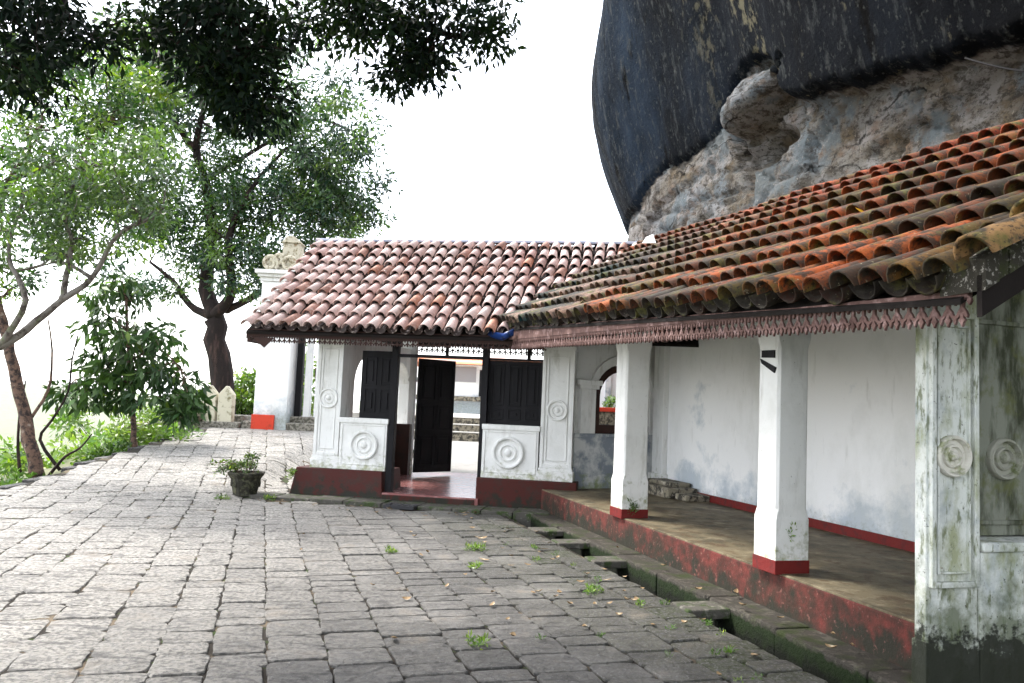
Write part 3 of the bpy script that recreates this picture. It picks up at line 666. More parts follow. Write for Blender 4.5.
# verge: mortar bed and large edge tiles at the near end
m_ = MB(); e0, t0_ = VE(-2.34), VT(-2.34)
for k in range(40):
    f0, f1 = k / 40, (k + 1.05) / 40
    w = .13 + random.uniform(-.012, .012); p0, p1 = e0.lerp(t0_, f0), e0.lerp(t0_, f1); z_ = random.uniform(.15, .18)
    m_.loft([[p0 + dv * w + Vector((0, 0, -.02)), p0 + dv * w + Vector((0, 0, z_ - .02)), p0 + Vector((0, 0, z_)), p0 - dv * w + Vector((0, 0, z_ * .8)), p0 - dv * w + Vector((0, 0, -.02))],
             [p1 + dv * w + Vector((0, 0, -.02)), p1 + dv * w + Vector((0, 0, z_ - .02)), p1 + Vector((0, 0, z_)), p1 - dv * w + Vector((0, 0, z_ * .8)), p1 - dv * w + Vector((0, 0, -.02))]])
m_.build('verge_mortar', M['mortar'], ver)
def VE2(a): return VE(-2.45 + (a + 2.45) * .3) + Vector((0, 0, .05))
def VT2(a): return VT(-2.45 + (a + 2.45) * .3) + Vector((0, 0, .05))
pv = lambda a, v, c: mixcol((.30, .20, .07), (.22, .11, .05), random.random())
tl = MB()
for k in range(10):
    L_ = (t0_ - e0).length; ud = (t0_ - e0).normalized(); sdv = dv; nrm = ud.cross(sdv); nrm = nrm if nrm.z > 0 else -nrm
    base = e0 - dv * .16 + Vector((0, 0, .09)) + ud * (k * .42 - .05) ; col = pv(0, 0, 0); n = 9; rows = []
    for vv, r, lf in ((0, .118, .085), (.5, .098, .03)):
        for th in (0, -.018):
            rows.append([base + ud * vv + nrm * (lf + math.sin(math.pi * i / (n - 1)) * (r + th)) + sdv * (-math.cos(math.pi * i / (n - 1)) * (r + th)) for i in range(n)])
    o0, i0, o1, i1 = rows; fs = []
    for i in range(n - 1): fs += [(i, i + 1, 2 * n + i + 1, 2 * n + i), (n + i, 3 * n + i, 3 * n + i + 1, n + i + 1), (i, n + i, n + i + 1, i + 1)]
    tl.add(o0 + i0 + o1 + i1, fs, col)
tl.build('verge_tiles', M['tile'], ver, smooth=True, recalc=False)
m_ = MB(); q0, q1 = e0 - dv * .12, t0_ - dv * .12
m_.loft([[q0 + Vector((0, 0, -.15)), q0 + Vector((0, 0, .06)), q0 + dv * .03 + Vector((0, 0, .06)), q0 + dv * .03 + Vector((0, 0, -.15))],
         [q1 + Vector((0, 0, -.15)), q1 + Vector((0, 0, .06)), q1 + dv * .03 + Vector((0, 0, .06)), q1 + dv * .03 + Vector((0, 0, -.15))]])
m_.build('verge_board', M['roof_board'], ver)
# fascia and fretwork
zb = lambda a: 2.125 + .041 * (a + 2.35)
FL = lambda u, z, t: VF(u, -.47 + t, z)
m_ = MB()
for k in range(30):
    u0_, u1_ = -2.36 + k * .287, -2.36 + (k + 1) * .287
    za, zc = zb(u0_) + .130, zb(u1_) + .130
    m_.loft([[VF(u0_, -.485, za), VF(u0_, -.455, za), VF(u0_, -.455, max(VE(u0_).z - .03, za + .03)), VF(u0_, -.485, max(VE(u0_).z - .03, za + .03))],
             [VF(u1_, -.485, zc), VF(u1_, -.455, zc), VF(u1_, -.455, max(VE(u1_).z - .03, zc + .03)), VF(u1_, -.485, max(VE(u1_).z - .03, zc + .03))]])
fb = m_.build('fascia_board', M['lace'], ver)
lace_strip(FL, -2.36, 6.0, lambda a: zb(a) - .012, .155, unit=.09).build('fretwork', M['lace'], fb)

# ------------------------------------------------------------------ the gatehouse
gt = thing('gatehouse', 'white temple gatehouse with pale pink half-round tile roof and dark open doors', 'building', GF(2.2, 2.5, 0))
PL = M['plaster']
pm = MB(); pm.loft([[GF(.14, -.14, 0), GF(1.70, -.14, 0), GF(1.70, .9, 0), GF(.14, .9, 0)], [GF(.22, -.09, .47), GF(1.66, -.09, .47), GF(1.66, .9, .47), GF(.22, .9, .47)]])
pm.build('plinth', M['plinth_red'], gt, bevel=.012)
pm = MB(); pm.box(GF, (3.2, 4.76), (-.12, .9), (0, .47)); pm.build('plinth', M['plinth_red'], gt, bevel=.012)
def gate_pillar(s0, s1, zd):
    m_ = MB(); F = lambda u, v, z: GF(s0 + u, v, z); w = s1 - s0
    m_.box(F, (0, w), (0, .42), (.47, 2.72)); m_.box(F, (-.03, w + .03), (-.035, .44), (.47, .62)); m_.box(F, (-.015, w + .015), (-.018, .43), (.62, .67))
    panel_frame(m_, F, (.0, w), (.67, 2.50), .055, 0, .018); panel_frame(m_, F, (.085, w - .085), (.78, 2.40), .016, 0, .014)
    m_.box(F, (-.02, w + .02), (-.03, .44), (2.50, 2.56))
    p = m_.build('pillar', PL, gt, bevel=.006)
    r = MB(); r.lathe(F(w / 2, -.0, zd), -qv, .165, DISC, 32); r.build('roundel', PL, p)
gate_pillar(.45, .88, 1.60); gate_pillar(4.16, 4.66, 1.56)
def gate_dado(s0, s1, r_):
    m_ = MB(); F = lambda u, v, z: GF(s0 + u, v, z); w = s1 - s0
    m_.box(F, (0, w), (-.03, .3), (.47, 1.22)); m_.box(F, (-.01, w + .02), (-.055, .32), (1.22, 1.30)); m_.box(F, (0, w), (-.045, .3), (.47, .53))
    panel_frame(m_, F, (.03, w - .03), (.55, 1.20), .02, -.03, .012)
    p = m_.build('dado_wall', PL, gt, bevel=.006)
    r = MB(); r.lathe(F(w * .53 if s0 < 2 else w * .47, -.03, .87), -qv, r_, DISC, 36); r.build('roundel', PL, p)
gate_dado(.9, 1.69, .235); gate_dado(3.25, 4.14, .25)
def panelled(F, w, z0, z1, rows_, cols=1, th=.05):
    m_ = MB(); m_.box(F, (0, w), (0, th), (z0, z1)); n = len(rows_)
    for (a, b) in rows_:
        for c in range(cols):
            x0 = .07 + c * (w - .07) / cols; x1 = (c + 1) * (w - .07) / cols
            panel_frame(m_, F, (x0, x1), (a, b), .02, 0, .015); m_.box(F, (x0 + .06, x1 - .06), (-.02, .01), (a + .06, b - .06))
    return m_
FS = lambda u, v, z: GF(1.16 + u, .10 + v, z)
panelled(FS, .60, 1.302, 2.40, [(1.40, 1.78), (1.84, 2.30)], 2).build('shutter', M['dark_wood'], gt, bevel=.004)
FS2 = lambda u, v, z: GF(3.27 + u, .10 + v, z)
panelled(FS2, .89, 1.302, 2.31, [(1.38, 1.55), (1.60, 2.25)], 3).build('shutter', M['dark_wood'], gt, bevel=.004)
m_ = MB()
m_.box(GF, (1.70, 1.80), (-.02, .12), (.13, 2.72)); m_.box(GF, (3.19, 3.29), (-.02, .12), (.13, 2.72)); m_.box(GF, (1.80, 3.19), (.0, .10), (2.31, 2.36)); m_.box(GF, (2.58, 2.62), (.0, .08), (2.36, 2.86))
m_.box(GF, (3.29, 4.16), (.02, .1), (2.31, 2.345)); m_.box(GF, (3.90, 3.95), (.02, .1), (2.345, 2.86)); 
m_.build('door_frame', M['dark_wood'], gt, bevel=.004)
# open leaf standing inside
D1 = at(414, 470, 15.8); D2 = at(451, 466, 16.4); D1.z = D2.z = 0; FD = frame(D1, D2 - D1)
dl = panelled(FD, (D2 - D1).length, .22, 2.46, [(.35, .95), (1.05, 1.55), (1.65, 2.35)], 2).build('door_leaf', M['dark_wood'], gt, bevel=.004)
m_ = MB(); m_.box(GF, (1.70, 3.25), (-.16, 5.0), (.0, .15)); m_.box(GF, (.2, 1.70), (.9, 5.0), (.0, .146)); m_.box(GF, (3.25, 4.76), (.9, 5.0), (0, .146)); m_.build('hall_floor', M['hall_floor'], gt, bevel=.01)
m_ = MB(); m_.box(GF, (1.705, 3.195), (-.175, -.10), (0, .125)); m_.build('threshold', M['plinth_red'], gt, bevel=.008)
# inner side wall and rear bays
FSD = lambda u, v, z: GF(.74 - v, .42 + u, z)                  # side wall: u runs back, v runs outwards
m_ = MB(); m_.box(FSD, (0, 4.2), (0, .26), (.146, 1.12)); arch_wall(m_, FSD, 0, 2.3, 1.12, 2.72, 1.25, .68, 1.85, (.02, .26), rise=.8); arch_wall(m_, FSD, 2.3, 4.2, 1.12, 2.72, 3.25, .68, 1.85, (.02, .26), rise=.8)
m_.build('side_wall', PL, gt, bevel=.006)
FSE = lambda u, v, z: GF(4.15 + v, .42 + u, z)
m_ = MB(); m_.box(FSE, (0, 4.2), (0, .26), (.146, 2.72)); m_.build('side_wall', PL, gt, bevel=.006)
m_ = MB(); m_.box(GF, (.74, 1.17), (3.0, 3.15), (.15, 1.15)); m_.build('inner_dado', M['brown_wood'], gt)
m_ = MB(); m_.box(GF, (1.06, 1.18), (3.16, 3.30), (.15, 2.72)); m_.box(GF, (1.04, 1.20), (3.14, 3.32), (2.0, 2.08)); m_.build('inner_pillar', PL, gt, bevel=.006)
m_ = MB(); m_.box(GF, (4.15, 4.7), (4.63, 4.95), (.146, 2.98)); m_.box(GF, (4.12, 4.73), (4.6, 4.98), (2.05, 2.15)); m_.build('rear_pillar', PL, gt, bevel=.006)
m_ = MB(); m_.box(GF, (.42, .68), (4.63, 4.95), (.146, 2.98)); m_.box(GF, (.39, .71), (4.6, 4.98), (2.05, 2.15)); m_.build('rear_pillar', PL, gt, bevel=.006)
# roof
def GE(s): return GF(s, -.5, 2.66)
def GT(s): return GF(s - .12 * (1 - sm(s, -.6, 3)), 2.5, 4.66)
def GE2(s): return GF(s, 5.2, 2.98)
def GT2(s): return GF(s, 2.5, 4.66)
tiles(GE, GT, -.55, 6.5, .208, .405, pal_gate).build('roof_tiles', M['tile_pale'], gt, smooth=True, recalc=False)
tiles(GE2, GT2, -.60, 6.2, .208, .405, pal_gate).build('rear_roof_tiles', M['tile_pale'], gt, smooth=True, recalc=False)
m_ = MB(); z_ = Vector((0, 0, -.05))
for A_, B_ in ((GE, GT), (GE2, GT2)):
    m_.loft([[A_(-.6) + z_, A_(6.5) + z_, A_(6.5) + z_ * 1.8, A_(-.6) + z_ * 1.8], [B_(-.6) + z_, B_(6.5) + z_, B_(6.5) + z_ * 1.8, B_(-.6) + z_ * 1.8]])
m_.build('roof_boards', M['roof_board'], gt)
m_ = MB()
for k in range(19):
    s0 = -.80 + k * .37; n = 8; r = .085
    m_.loft([[GF(s, 2.5 + math.cos(math.pi * i / (n - 1)) * rr, 4.70 + math.sin(math.pi * i / (n - 1)) * rr * .8 + random.uniform(-.004, .004)) for i in range(n)] for s, rr in ((s0, r * 1.06), (s0 + .39, r * .96))])
m_.build('ridge_cap', M['ridge'], gt, smooth=False)
FLG = lambda u, z, t: GF(u, -.44 + t, z)
m_ = MB(); m_.box(GF, (-.60, 4.3), (-.455, -.43), (2.535, 2.66)); m_.box(GF, (-.60, -.57), (-.45, 0.2), (2.44, 2.64)); m_.box(GF, (-.4, 4.6), (.12, .3), (2.86, 2.98)); m_.box(GF, (-.4, 4.6), (4.7, 4.9), (2.98, 3.1))
m_.loft([[GF(-.50, -.46, 2.52), GF(-.14, -.46, 2.52), GF(-.30, -.46, 2.36)], [GF(-.50, -.43, 2.52), GF(-.14, -.43, 2.52), GF(-.30, -.43, 2.36)]])
# gable boards
for t0 in (-.45, 2.5):
    m_.loft([[GF(-.62, t0, 2.50 if t0 < 0 else 4.55), GF(-.58, t0, 2.50 if t0 < 0 else 4.55), GF(-.58, t0, 2.6 if t0 < 0 else 4.68), GF(-.62, t0, 2.6 if t0 < 0 else 4.68)],
             [GF(-.66 if t0 < 0 else -.62, 2.5 if t0 < 0 else 5.15, 4.55 if t0 < 0 else 2.86), GF(-.58, 2.5 if t0 < 0 else 5.15, 4.55 if t0 < 0 else 2.86), GF(-.58, 2.5 if t0 < 0 else 5.15, 4.68 if t0 < 0 else 2.98), GF(-.66 if t0 < 0 else -.62, 2.5 if t0 < 0 else 5.15, 4.68 if t0 < 0 else 2.98)]])
fb = m_.build('fascia_board', M['brown_wood'], gt)
lace_strip(FLG, -.60, 4.3, lambda u: 2.445, .10, unit=.085).build('fretwork', M['brown_wood'], fb)
lace_strip(lambda u, z, t: GF(u, 5.1 + t, z), .2, 5.0, lambda u: 2.72, .18, unit=.12).build('rear_fretwork', M['brown_wood'], gt)

# kerb in front of the gatehouse
m_ = MB(); s = -.5
while s < 4.45:
    l = random.uniform(.4, .7); m_.box(GF, (s, min(s + l - .012, 4.45)), (-.66, -.13), (-.3, .045 + random.uniform(-.008, .01))); s += l
tag(m_.build('kerb', M['kerb'], bevel=.015), kind='structure')

# ------------------------------------------------------------------ small things round the buildings
m_ = MB(); m_.box(GF, (1.95, 2.42), (-.82, -.56), (.0, .052))
for k in range(5): m_.box(GF, (1.98 + k * .09, 2.03 + k * .09), (-.80, -.58), (.05, .060))
tag(m_.build('drain_cover', M['iron'], bevel=.004), 'black rectangular drain cover lying on the kerb before the doorway', 'drain cover')
m_ = MB(); pts = [VF(6.35, -.62, 2.42), VF(5.95, -.66, 2.43), VF(5.55, -.60, 2.52)]
prof = [(math.cos(a) * .10, math.sin(a) * .10) for a in np.linspace(math.pi, 2 * math.pi, 9)] + [(math.cos(a) * .085, math.sin(a) * .085) for a in np.linspace(2 * math.pi, math.pi, 9)]
m_.loft([[at(488, 331, 12.3) + nv * p[0] * 0 + Vector((0, p[0], p[1])) for p in prof], [at(503, 334, 12.0) + Vector((0, p[0], p[1])) for p in prof], [at(514, 329, 11.6) + Vector((0, p[0], p[1])) for p in prof]])
tag(m_.build('rain_gutter', M['blue'], smooth=True), 'short blue rain gutter hanging at the corner where both roofs meet', 'gutter')
# two dark wooden bracket ends on the nearer pillar
FB = lambda u, z, t: VF(.40 - u, .136 - t, z)
br = thing('wooden_bracket', 'pair of short dark timber offcuts fixed to the nearer white pillar', 'bracket', VF(.28, .2, 2.1))
m_ = MB(); m_.prism(FB, [(.06, 2.10), (.24, 2.09), (.24, 2.155), (.06, 2.16)], 0, .02); m_.build('batten', M['dark_wood'], br)
m_ = MB(); m_.prism(FB, [(.04, 2.09), (.06, 2.05), (.24, 1.965), (.26, 2.01)], 0, .02); m_.build('batten', M['dark_wood'], br)
# stone step at the foot of the back wall
m_ = MB(); m_.box(VF, (5.1, 6.1), (1.75, 2.232), (.352, .50)); m_.box(VF, (4.75, 5.08), (1.85, 2.232), (.352, .44)); m_.box(VF, (5.3, 6.1), (1.9, 2.232), (.50, .56))
tag(m_.build('wall_step', M['rubble'], bevel=.015), 'worn brown stone step at the foot of the veranda back wall', 'step')
m_ = MB(); m_.loft([[at(642, 243, 12.6), at(656, 243, 12.6), at(653, 234, 12.7), at(646, 237, 12.7)], [at(643, 243, 12.75), at(656, 243, 12.75), at(653, 234, 12.8), at(646, 237, 12.8)]])
tag(m_.build('tin_sheet', M['white_sheet']), 'small white tin sheet standing on the roof valley against the rock', 'tin sheet')
m_ = MB(); P0 = at(965, 58, 6.6); P1 = at(1060, 74, 6.0)
m_.tube([P0.lerp(P1, f) + Vector((0, 0, -.03 * math.sin(math.pi * f))) for f in np.linspace(0, 1, 8)], .009, 5)
tag(m_.build('cable', M['dark_wood']), 'thin black cable strung across the pale rock band', 'cable')

# ------------------------------------------------------------------ foliage helpers
def leaves(name, cen, spread, n_per, size, cols, m, parent=None, aspect=.36, droop=.3, clump_var=.35, shell=0):
    """cen (K,3) clump centres; spread radius per clump; every leaf is one folded face pair"""
    cen = np.array(cen, float); K = len(cen); N = K * n_per
    c = np.repeat(cen, n_per, axis=0); d = rng.normal(size=(N, 3)); d /= np.linalg.norm(d, axis=1)[:, None]
    rad = rng.random(N) ** .45 * np.repeat(np.broadcast_to(spread, K), n_per)
    p = c + d * rad[:, None] * np.array([1, 1, .75])
    ld = d * .9 + rng.normal(size=(N, 3)) * .6; ld[:, 2] -= droop * 1.6; ld /= np.linalg.norm(ld, axis=1)[:, None]
    sd = np.cross(ld, rng.normal(size=(N, 3))); sd /= np.linalg.norm(sd, axis=1)[:, None] + 1e-9
    nn_ = np.cross(ld, sd); L = size * rng.uniform(.65, 1.25, N)[:, None]; w = L * aspect * .5
    p0 = p; p1 = p + ld * L * .45 + sd * w + nn_ * w * .35; p2 = p + ld * L - nn_ * L * .08; p3 = p + ld * L * .45 - sd * w + nn_ * w * .35
    V = np.stack([p0, p1, p2, p3], 1).reshape(-1, 3)
    cols = np.array(cols); pick = rng.integers(0, len(cols), K); cc = cols[pick] * rng.uniform(1 - clump_var, 1 + clump_var, (K, 1))
    cl = np.repeat(cc, n_per, axis=0) * rng.uniform(.7, 1.3, (N, 1))
    yl = rng.random(N) < .03; cl[yl] = cl[yl] * np.array([2.2, 1.8, .8])
    return quads(name, V, N, 4, m, parent, np.clip(cl, 0, 1))
def wob(p0, p1, n, amp):
    out = []
    for i in range(n + 1):
        f = i / n; p = Vector(p0).lerp(Vector(p1), f); a = amp * math.sin(math.pi * f)
        out.append(p + Vector((random.gauss(0, 1), random.gauss(0, 1), random.gauss(0, .7))) * a)
    return out
def smooth_path(pts, k=3):
    pts = [Vector(p) for p in pts]; out = []
    for i in range(len(pts) - 1):
        p0, p1, p2, p3 = pts[max(i - 1, 0)], pts[i], pts[i + 1], pts[min(i + 2, len(pts) - 1)]
        for j in range(k):
            t = j / k; out.append(.5 * ((2 * p1) + (p2 - p0) * t + (2 * p0 - 5 * p1 + 4 * p2 - p3) * t * t + (3 * p1 - p0 - 3 * p2 + p3) * t ** 3))
    out.append(pts[-1]); return out
def tree(name, label, cat, base, limbs, blobs, bark, n_per, size, cols, leafm, spread=.5, group=None, twig=.02, aspect=.36, droop=.3, twigs=True):
    """limbs: list of (points, r_start, r_end); blobs: (centre, (rx, ry, rz), clumps)"""
    t = thing(name, label, cat, base, group); mb = MB(); sk = []
    for pts, ra, rb in limbs:
        pp = smooth_path(pts, 4); rr = [ra + (rb - ra) * (i / (len(pp) - 1)) ** .8 for i in range(len(pp))]
        pp = [p + Vector((random.gauss(0, 1), random.gauss(0, 1), 0)) * r * .12 for p, r in zip(pp, rr)]
        mb.tube(pp, rr, 9 if ra > .1 else 6, wob=.12); sk += [(p, r) for p, r in zip(pp, rr)][2:]
    cen = []
    for c, (rx, ry, rz), k in blobs:
        c = Vector(c)
        for _ in range(k):
            while True:
                d = Vector((random.uniform(-1, 1), random.uniform(-1, 1), random.uniform(-1, 1)))
                if d.length <= 1 and d.length > .25: break
            cen.append(c + Vector((d.x * rx, d.y * ry, d.z * rz)))
    S = np.array([tuple(p) for p, r in sk])
    extra = []
    for c in sorted(cen, key=lambda q: (S - np.array(tuple(q))).__pow__(2).sum(1).min()):
        A = np.array([tuple(p) for p, r in sk]); dd = ((A - np.array(tuple(c))) ** 2).sum(1); i = int(dd.argmin()); p, r = sk[i]
        if twigs:
            path = wob(p, c, 4, .06 * (c - p).length + .02); r_s = min(r * .7, twig * (1 + .6 * (c - p).length))
            mb.tube(path, [r_s + (.006 - r_s) * k / 4 for k in range(5)], 5)
            if (c - p).length > .5:
                for q in path[2:4]: sk.append((q, r_s * .6))
    mb.build('trunk', M[bark], t, smooth=True)
    leaves('crown', [tuple(c) for c in cen], spread, n_per, size, cols, leafm, t, aspect=aspect, droop=droop)
    return t

DG = [(.035, .075, .022), (.05, .10, .028), (.07, .12, .03), (.03, .06, .03)]
# the big dark-trunked tree behind the terrace
Y = 24; B = at(222, 414, Y); B.z = .4
J = at(214, 318, Y)
tree('broadleaf_tree', 'tall broadleaf tree with thick dark forking trunk behind the two cream posts', 'tree', B, [
    ([B, at(219, 370, Y), J], .40, .30),
    ([J, at(206, 280, Y + .3), at(212, 230, Y + .5), at(205, 180, Y), at(196, 150, Y), at(204, 110, Y - .5), at(225, 60, Y)], .26, .05),
    ([at(196, 150, Y), at(178, 128, Y), at(160, 95, Y + .5), at(140, 60, Y)], .13, .04),
    ([J, at(232, 290, Y - .5), at(228, 240, Y - 1), at(250, 190, Y - 1), at(285, 150, Y)], .20, .04),
    ([J, at(190, 305, Y + .6), at(174, 282, Y + 1), at(150, 262, Y + 1)], .15, .04),
    ([at(226, 310, Y), at(255, 296, Y - .4), at(290, 270, Y), at(330, 230, Y)], .13, .03),
    ([at(205, 180, Y), at(255, 150, Y + 1), at(310, 120, Y + 1), at(350, 130, Y)], .10, .03)],
    [(at(235, 110, Y), (3.6, 2.6, 2.6), 130), (at(320, 150, Y), (2.1, 2, 2.4), 85), (at(150, 100, Y), (2.4, 2, 2.6), 70), (at(270, 215, Y), (2.8, 2, 1.9), 120), (at(165, 255, Y), (1.6, 1.6, 1.7), 46), (at(245, 265, Y - 1), (1.3, 1.2, .9), 30), (at(330, 215, Y), (1.4, 1.4, .9), 30),
     (at(350, 190, Y), (1.2, 1.2, 1.5), 28), (at(195, 215, Y), (2.4, 2, 1.6), 45), (at(230, 20, Y), (4, 2.5, 2), 50)],
    'bark_dark', 70, .19, [(.016, .05, .018), (.035, .08, .022), (.014, .04, .024), (.09, .16, .03)], M['leaf'], spread=.46, twig=.03)
# left tree: thin leaning brown trunk; and the pale limbs of a second one entering from the left
Y = 13.8; B = at(38, 478, Y)
tree('leaning_tree', 'slim tree with dappled brown trunk leaning out over the terrace edge', 'tree', B, [
    ([B, at(30, 440, Y), at(20, 395, Y), at(8, 340, Y), at(-4, 300, Y), at(-12, 240, Y + .2), at(10, 180, Y), at(40, 130, Y)], .125, .05),
    ([at(26, 425, Y), at(48, 390, Y + .2), at(52, 350, Y + .3), at(48, 320, Y + .3)], .035, .012),
    ([at(10, 180, Y), at(60, 160, Y), at(110, 120, Y)], .06, .02)],
    [(at(70, 90, Y), (1.5, 1.3, .9), 75), (at(25, 190, Y), (1.2, 1, 1.2), 60), (at(100, 215, Y), (1.2, 1, .9), 50), (at(20, 270, Y), (.8, 1, .6), 18), (at(120, 150, Y), (1.0, 1, .9), 34), (at(150, 60, Y), (.9, .9, .7), 30)],
    'bark_brown', 46, .135, [(.03, .085, .018), (.07, .14, .025), (.022, .06, .018), (.14, .22, .03)], M['leaf'], spread=.27, aspect=.34, twig=.022)
Y = 11.5; B = Vector((-9.6, 11.5, -.6))
tree('pale_barked_tree', 'pale lichened tree reaching crooked bare limbs in from the left edge', 'tree', B, [
    ([B, Vector((-9.2, 11.6, 1.0)), at(-60, 360, Y), at(0, 346, Y), at(35, 322, Y), at(62, 300, Y), at(92, 278, Y), at(118, 235, Y), at(160, 215, Y)], .10, .025),
    ([at(62, 300, Y), at(66, 275, Y), at(72, 240, Y), at(62, 205, Y), at(90, 165, Y)], .055, .02),
    ([at(0, 346, Y), at(25, 300, Y - .3), at(8, 255, Y - .3), at(20, 210, Y)], .06, .02),
    ([at(92, 278, Y), at(60, 262, Y + .3), at(20, 270, Y + .3), at(-20, 262, Y)], .035, .012)],
    [(at(30, 235, Y), (.9, .8, .55), 30), (at(110, 205, Y), (.9, .8, .55), 36), (at(150, 165, Y), (.5, .8, .5), 16), (at(60, 170, Y), (.9, .8, .5), 30)],
    'bark_pale', 55, .11, [(.06, .11, .04), (.10, .17, .04), (.05, .09, .045)], M['leaf'], spread=.28, twig=.014)
# young tree at the terrace edge
Y = 16.8; B = at(135, 447, Y); B.z = .3
tree('young_tree', 'young tree with large glossy drooping dark leaves at the terrace edge', 'tree', B, [
    ([B, at(133, 420, Y), at(130, 380, Y), at(128, 340, Y), at(126, 300, Y)], .075, .03),
    ([at(131, 385, Y), at(105, 372, Y), at(75, 380, Y)], .03, .012), ([at(130, 360, Y), at(160, 350, Y), at(185, 375, Y)], .03, .012), ([at(128, 330, Y), at(100, 310, Y), at(88, 300, Y)], .03, .012)],
    [(at(130, 345, Y), (1.05, 1.0, .95), 34), (at(160, 385, Y), (.8, .7, .45), 15), (at(105, 390, Y), (.8, .6, .4), 12), (at(118, 295, Y), (.6, .5, .4), 9), (at(70, 395, Y), (.3, .3, .2), 4), (at(182, 405, Y), (.4, .4, .35), 9)],
    'bark_brown', 26, .27, [(.025, .06, .018), (.035, .075, .02), (.05, .10, .025)], M['leaf_thick'], spread=.32, aspect=.34, droop=.7, twig=.018)
# thin bare stems over the edge
for k, (pts, lab) in enumerate([([at(60, 470, 15), at(40, 440, 15), at(52, 420, 15), at(68, 392, 15), at(72, 360, 15), at(78, 335, 15)], 'bare crooked stem rising behind the leaning trunk'),
                                ([at(44, 482, 14.4), at(55, 468, 14.4), at(66, 456, 14.4), at(80, 448, 14.4), at(92, 434, 14.4)], 'low bare twig arching right from the leaning trunk foot'),
                                ([at(22, 486, 14.2), at(18, 450, 14.2), at(20, 410, 14.2), at(26, 380, 14.2)], 'thin dark upright stem just left of the leaning trunk')]):
    m_ = MB(); pp = smooth_path(pts, 3); m_.tube(pp, [.035 + (.012 - .035) * i / (len(pp) - 1) for i in range(len(pp))], 6)
    tag(m_.build('bare_stem', M['bark_dark'], smooth=True), lab, 'stem', 'bare stems at the terrace edge')
# overhanging canopy: the tree stands left of and behind the viewer
B = Vector((-6.2, -1.6, 0)); T0 = Vector((-5.6, -.8, 4.2))
def cb(px, py, Y, r, k): return (at(px, py, Y), (r[0], r[1], r[2]), k)
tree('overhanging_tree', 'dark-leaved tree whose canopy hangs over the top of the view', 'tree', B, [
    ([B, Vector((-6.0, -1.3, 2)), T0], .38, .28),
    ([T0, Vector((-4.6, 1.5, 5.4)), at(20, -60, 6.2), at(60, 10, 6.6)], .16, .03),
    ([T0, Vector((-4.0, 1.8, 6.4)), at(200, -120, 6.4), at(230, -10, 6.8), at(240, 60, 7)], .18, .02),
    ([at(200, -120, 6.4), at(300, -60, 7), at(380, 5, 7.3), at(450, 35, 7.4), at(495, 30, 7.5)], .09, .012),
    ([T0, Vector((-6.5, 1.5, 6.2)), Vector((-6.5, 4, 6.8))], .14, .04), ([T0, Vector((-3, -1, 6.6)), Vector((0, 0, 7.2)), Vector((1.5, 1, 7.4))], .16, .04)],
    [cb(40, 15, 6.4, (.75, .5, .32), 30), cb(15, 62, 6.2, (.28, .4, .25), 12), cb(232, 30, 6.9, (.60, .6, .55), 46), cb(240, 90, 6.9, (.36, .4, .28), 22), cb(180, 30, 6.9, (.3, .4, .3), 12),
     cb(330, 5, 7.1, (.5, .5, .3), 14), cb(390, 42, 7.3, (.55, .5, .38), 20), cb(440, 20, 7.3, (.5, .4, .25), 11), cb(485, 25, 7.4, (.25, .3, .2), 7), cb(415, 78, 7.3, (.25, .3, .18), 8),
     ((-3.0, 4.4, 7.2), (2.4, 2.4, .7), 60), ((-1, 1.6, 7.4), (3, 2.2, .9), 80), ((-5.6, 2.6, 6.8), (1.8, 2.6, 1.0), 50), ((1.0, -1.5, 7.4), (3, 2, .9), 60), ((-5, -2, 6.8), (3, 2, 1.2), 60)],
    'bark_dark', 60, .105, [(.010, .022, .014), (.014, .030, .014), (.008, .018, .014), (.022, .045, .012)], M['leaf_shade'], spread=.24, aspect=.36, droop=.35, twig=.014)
ot = [o for o in COL.objects if o.name == 'overhanging_tree'][0]
up_c = []
while len(up_c) < 620:
    x, y = random.uniform(-9, 2.5), random.uniform(-6, 8); z = random.uniform(6.3, 8.6)
    if ((x + 3.2) / 6) ** 2 + ((y - .5) / 7) ** 2 < 1 and z > 2.1 + .56 * y: up_c.append((x, y, z))
leaves('added_shade_crown', up_c, .5, 46, .26, [(.014, .030, .014), (.022, .045, .012), (.010, .022, .014)], M['leaf_shade'], ot, aspect=.4)  # unseen big-leaved layer, added overhead to shade the near paving
# undergrowth beyond the edge
def bush(name, label, c, r, k, n_per, size, cols, leafm=M['leaf'], droop=.1, spread=.22, group=None, aspect=.4):
    t = thing(name, label, 'bush', Vector((c[0], c[1], c[2] - r[2])), group); m_ = MB(); cen = []
    for _ in range(k):
        while True:
            d = Vector((random.uniform(-1, 1), random.uniform(-1, 1), random.uniform(-.9, 1)))
            if d.length < 1: break
        p = Vector((c[0] + d.x * r[0], c[1] + d.y * r[1], c[2] + d.z * r[2])); cen.append(tuple(p))
        m_.tube(wob(Vector((c[0] + d.x * r[0] * .3, c[1] + d.y * r[1] * .3, c[2] - r[2])), p, 3, .04), [.018, .014, .009, .005], 5)
    m_.build('stems', M['bark_dark'], t); leaves('foliage', cen, spread, n_per, size, cols, leafm, t, aspect=aspect, droop=droop); return t
BR = [(.11, .19, .03), (.07, .14, .025), (.15, .22, .045)]
MG = [(.06, .12, .025), (.04, .09, .02), (.09, .16, .03)]
gb = 'bushes beyond the terrace edge'
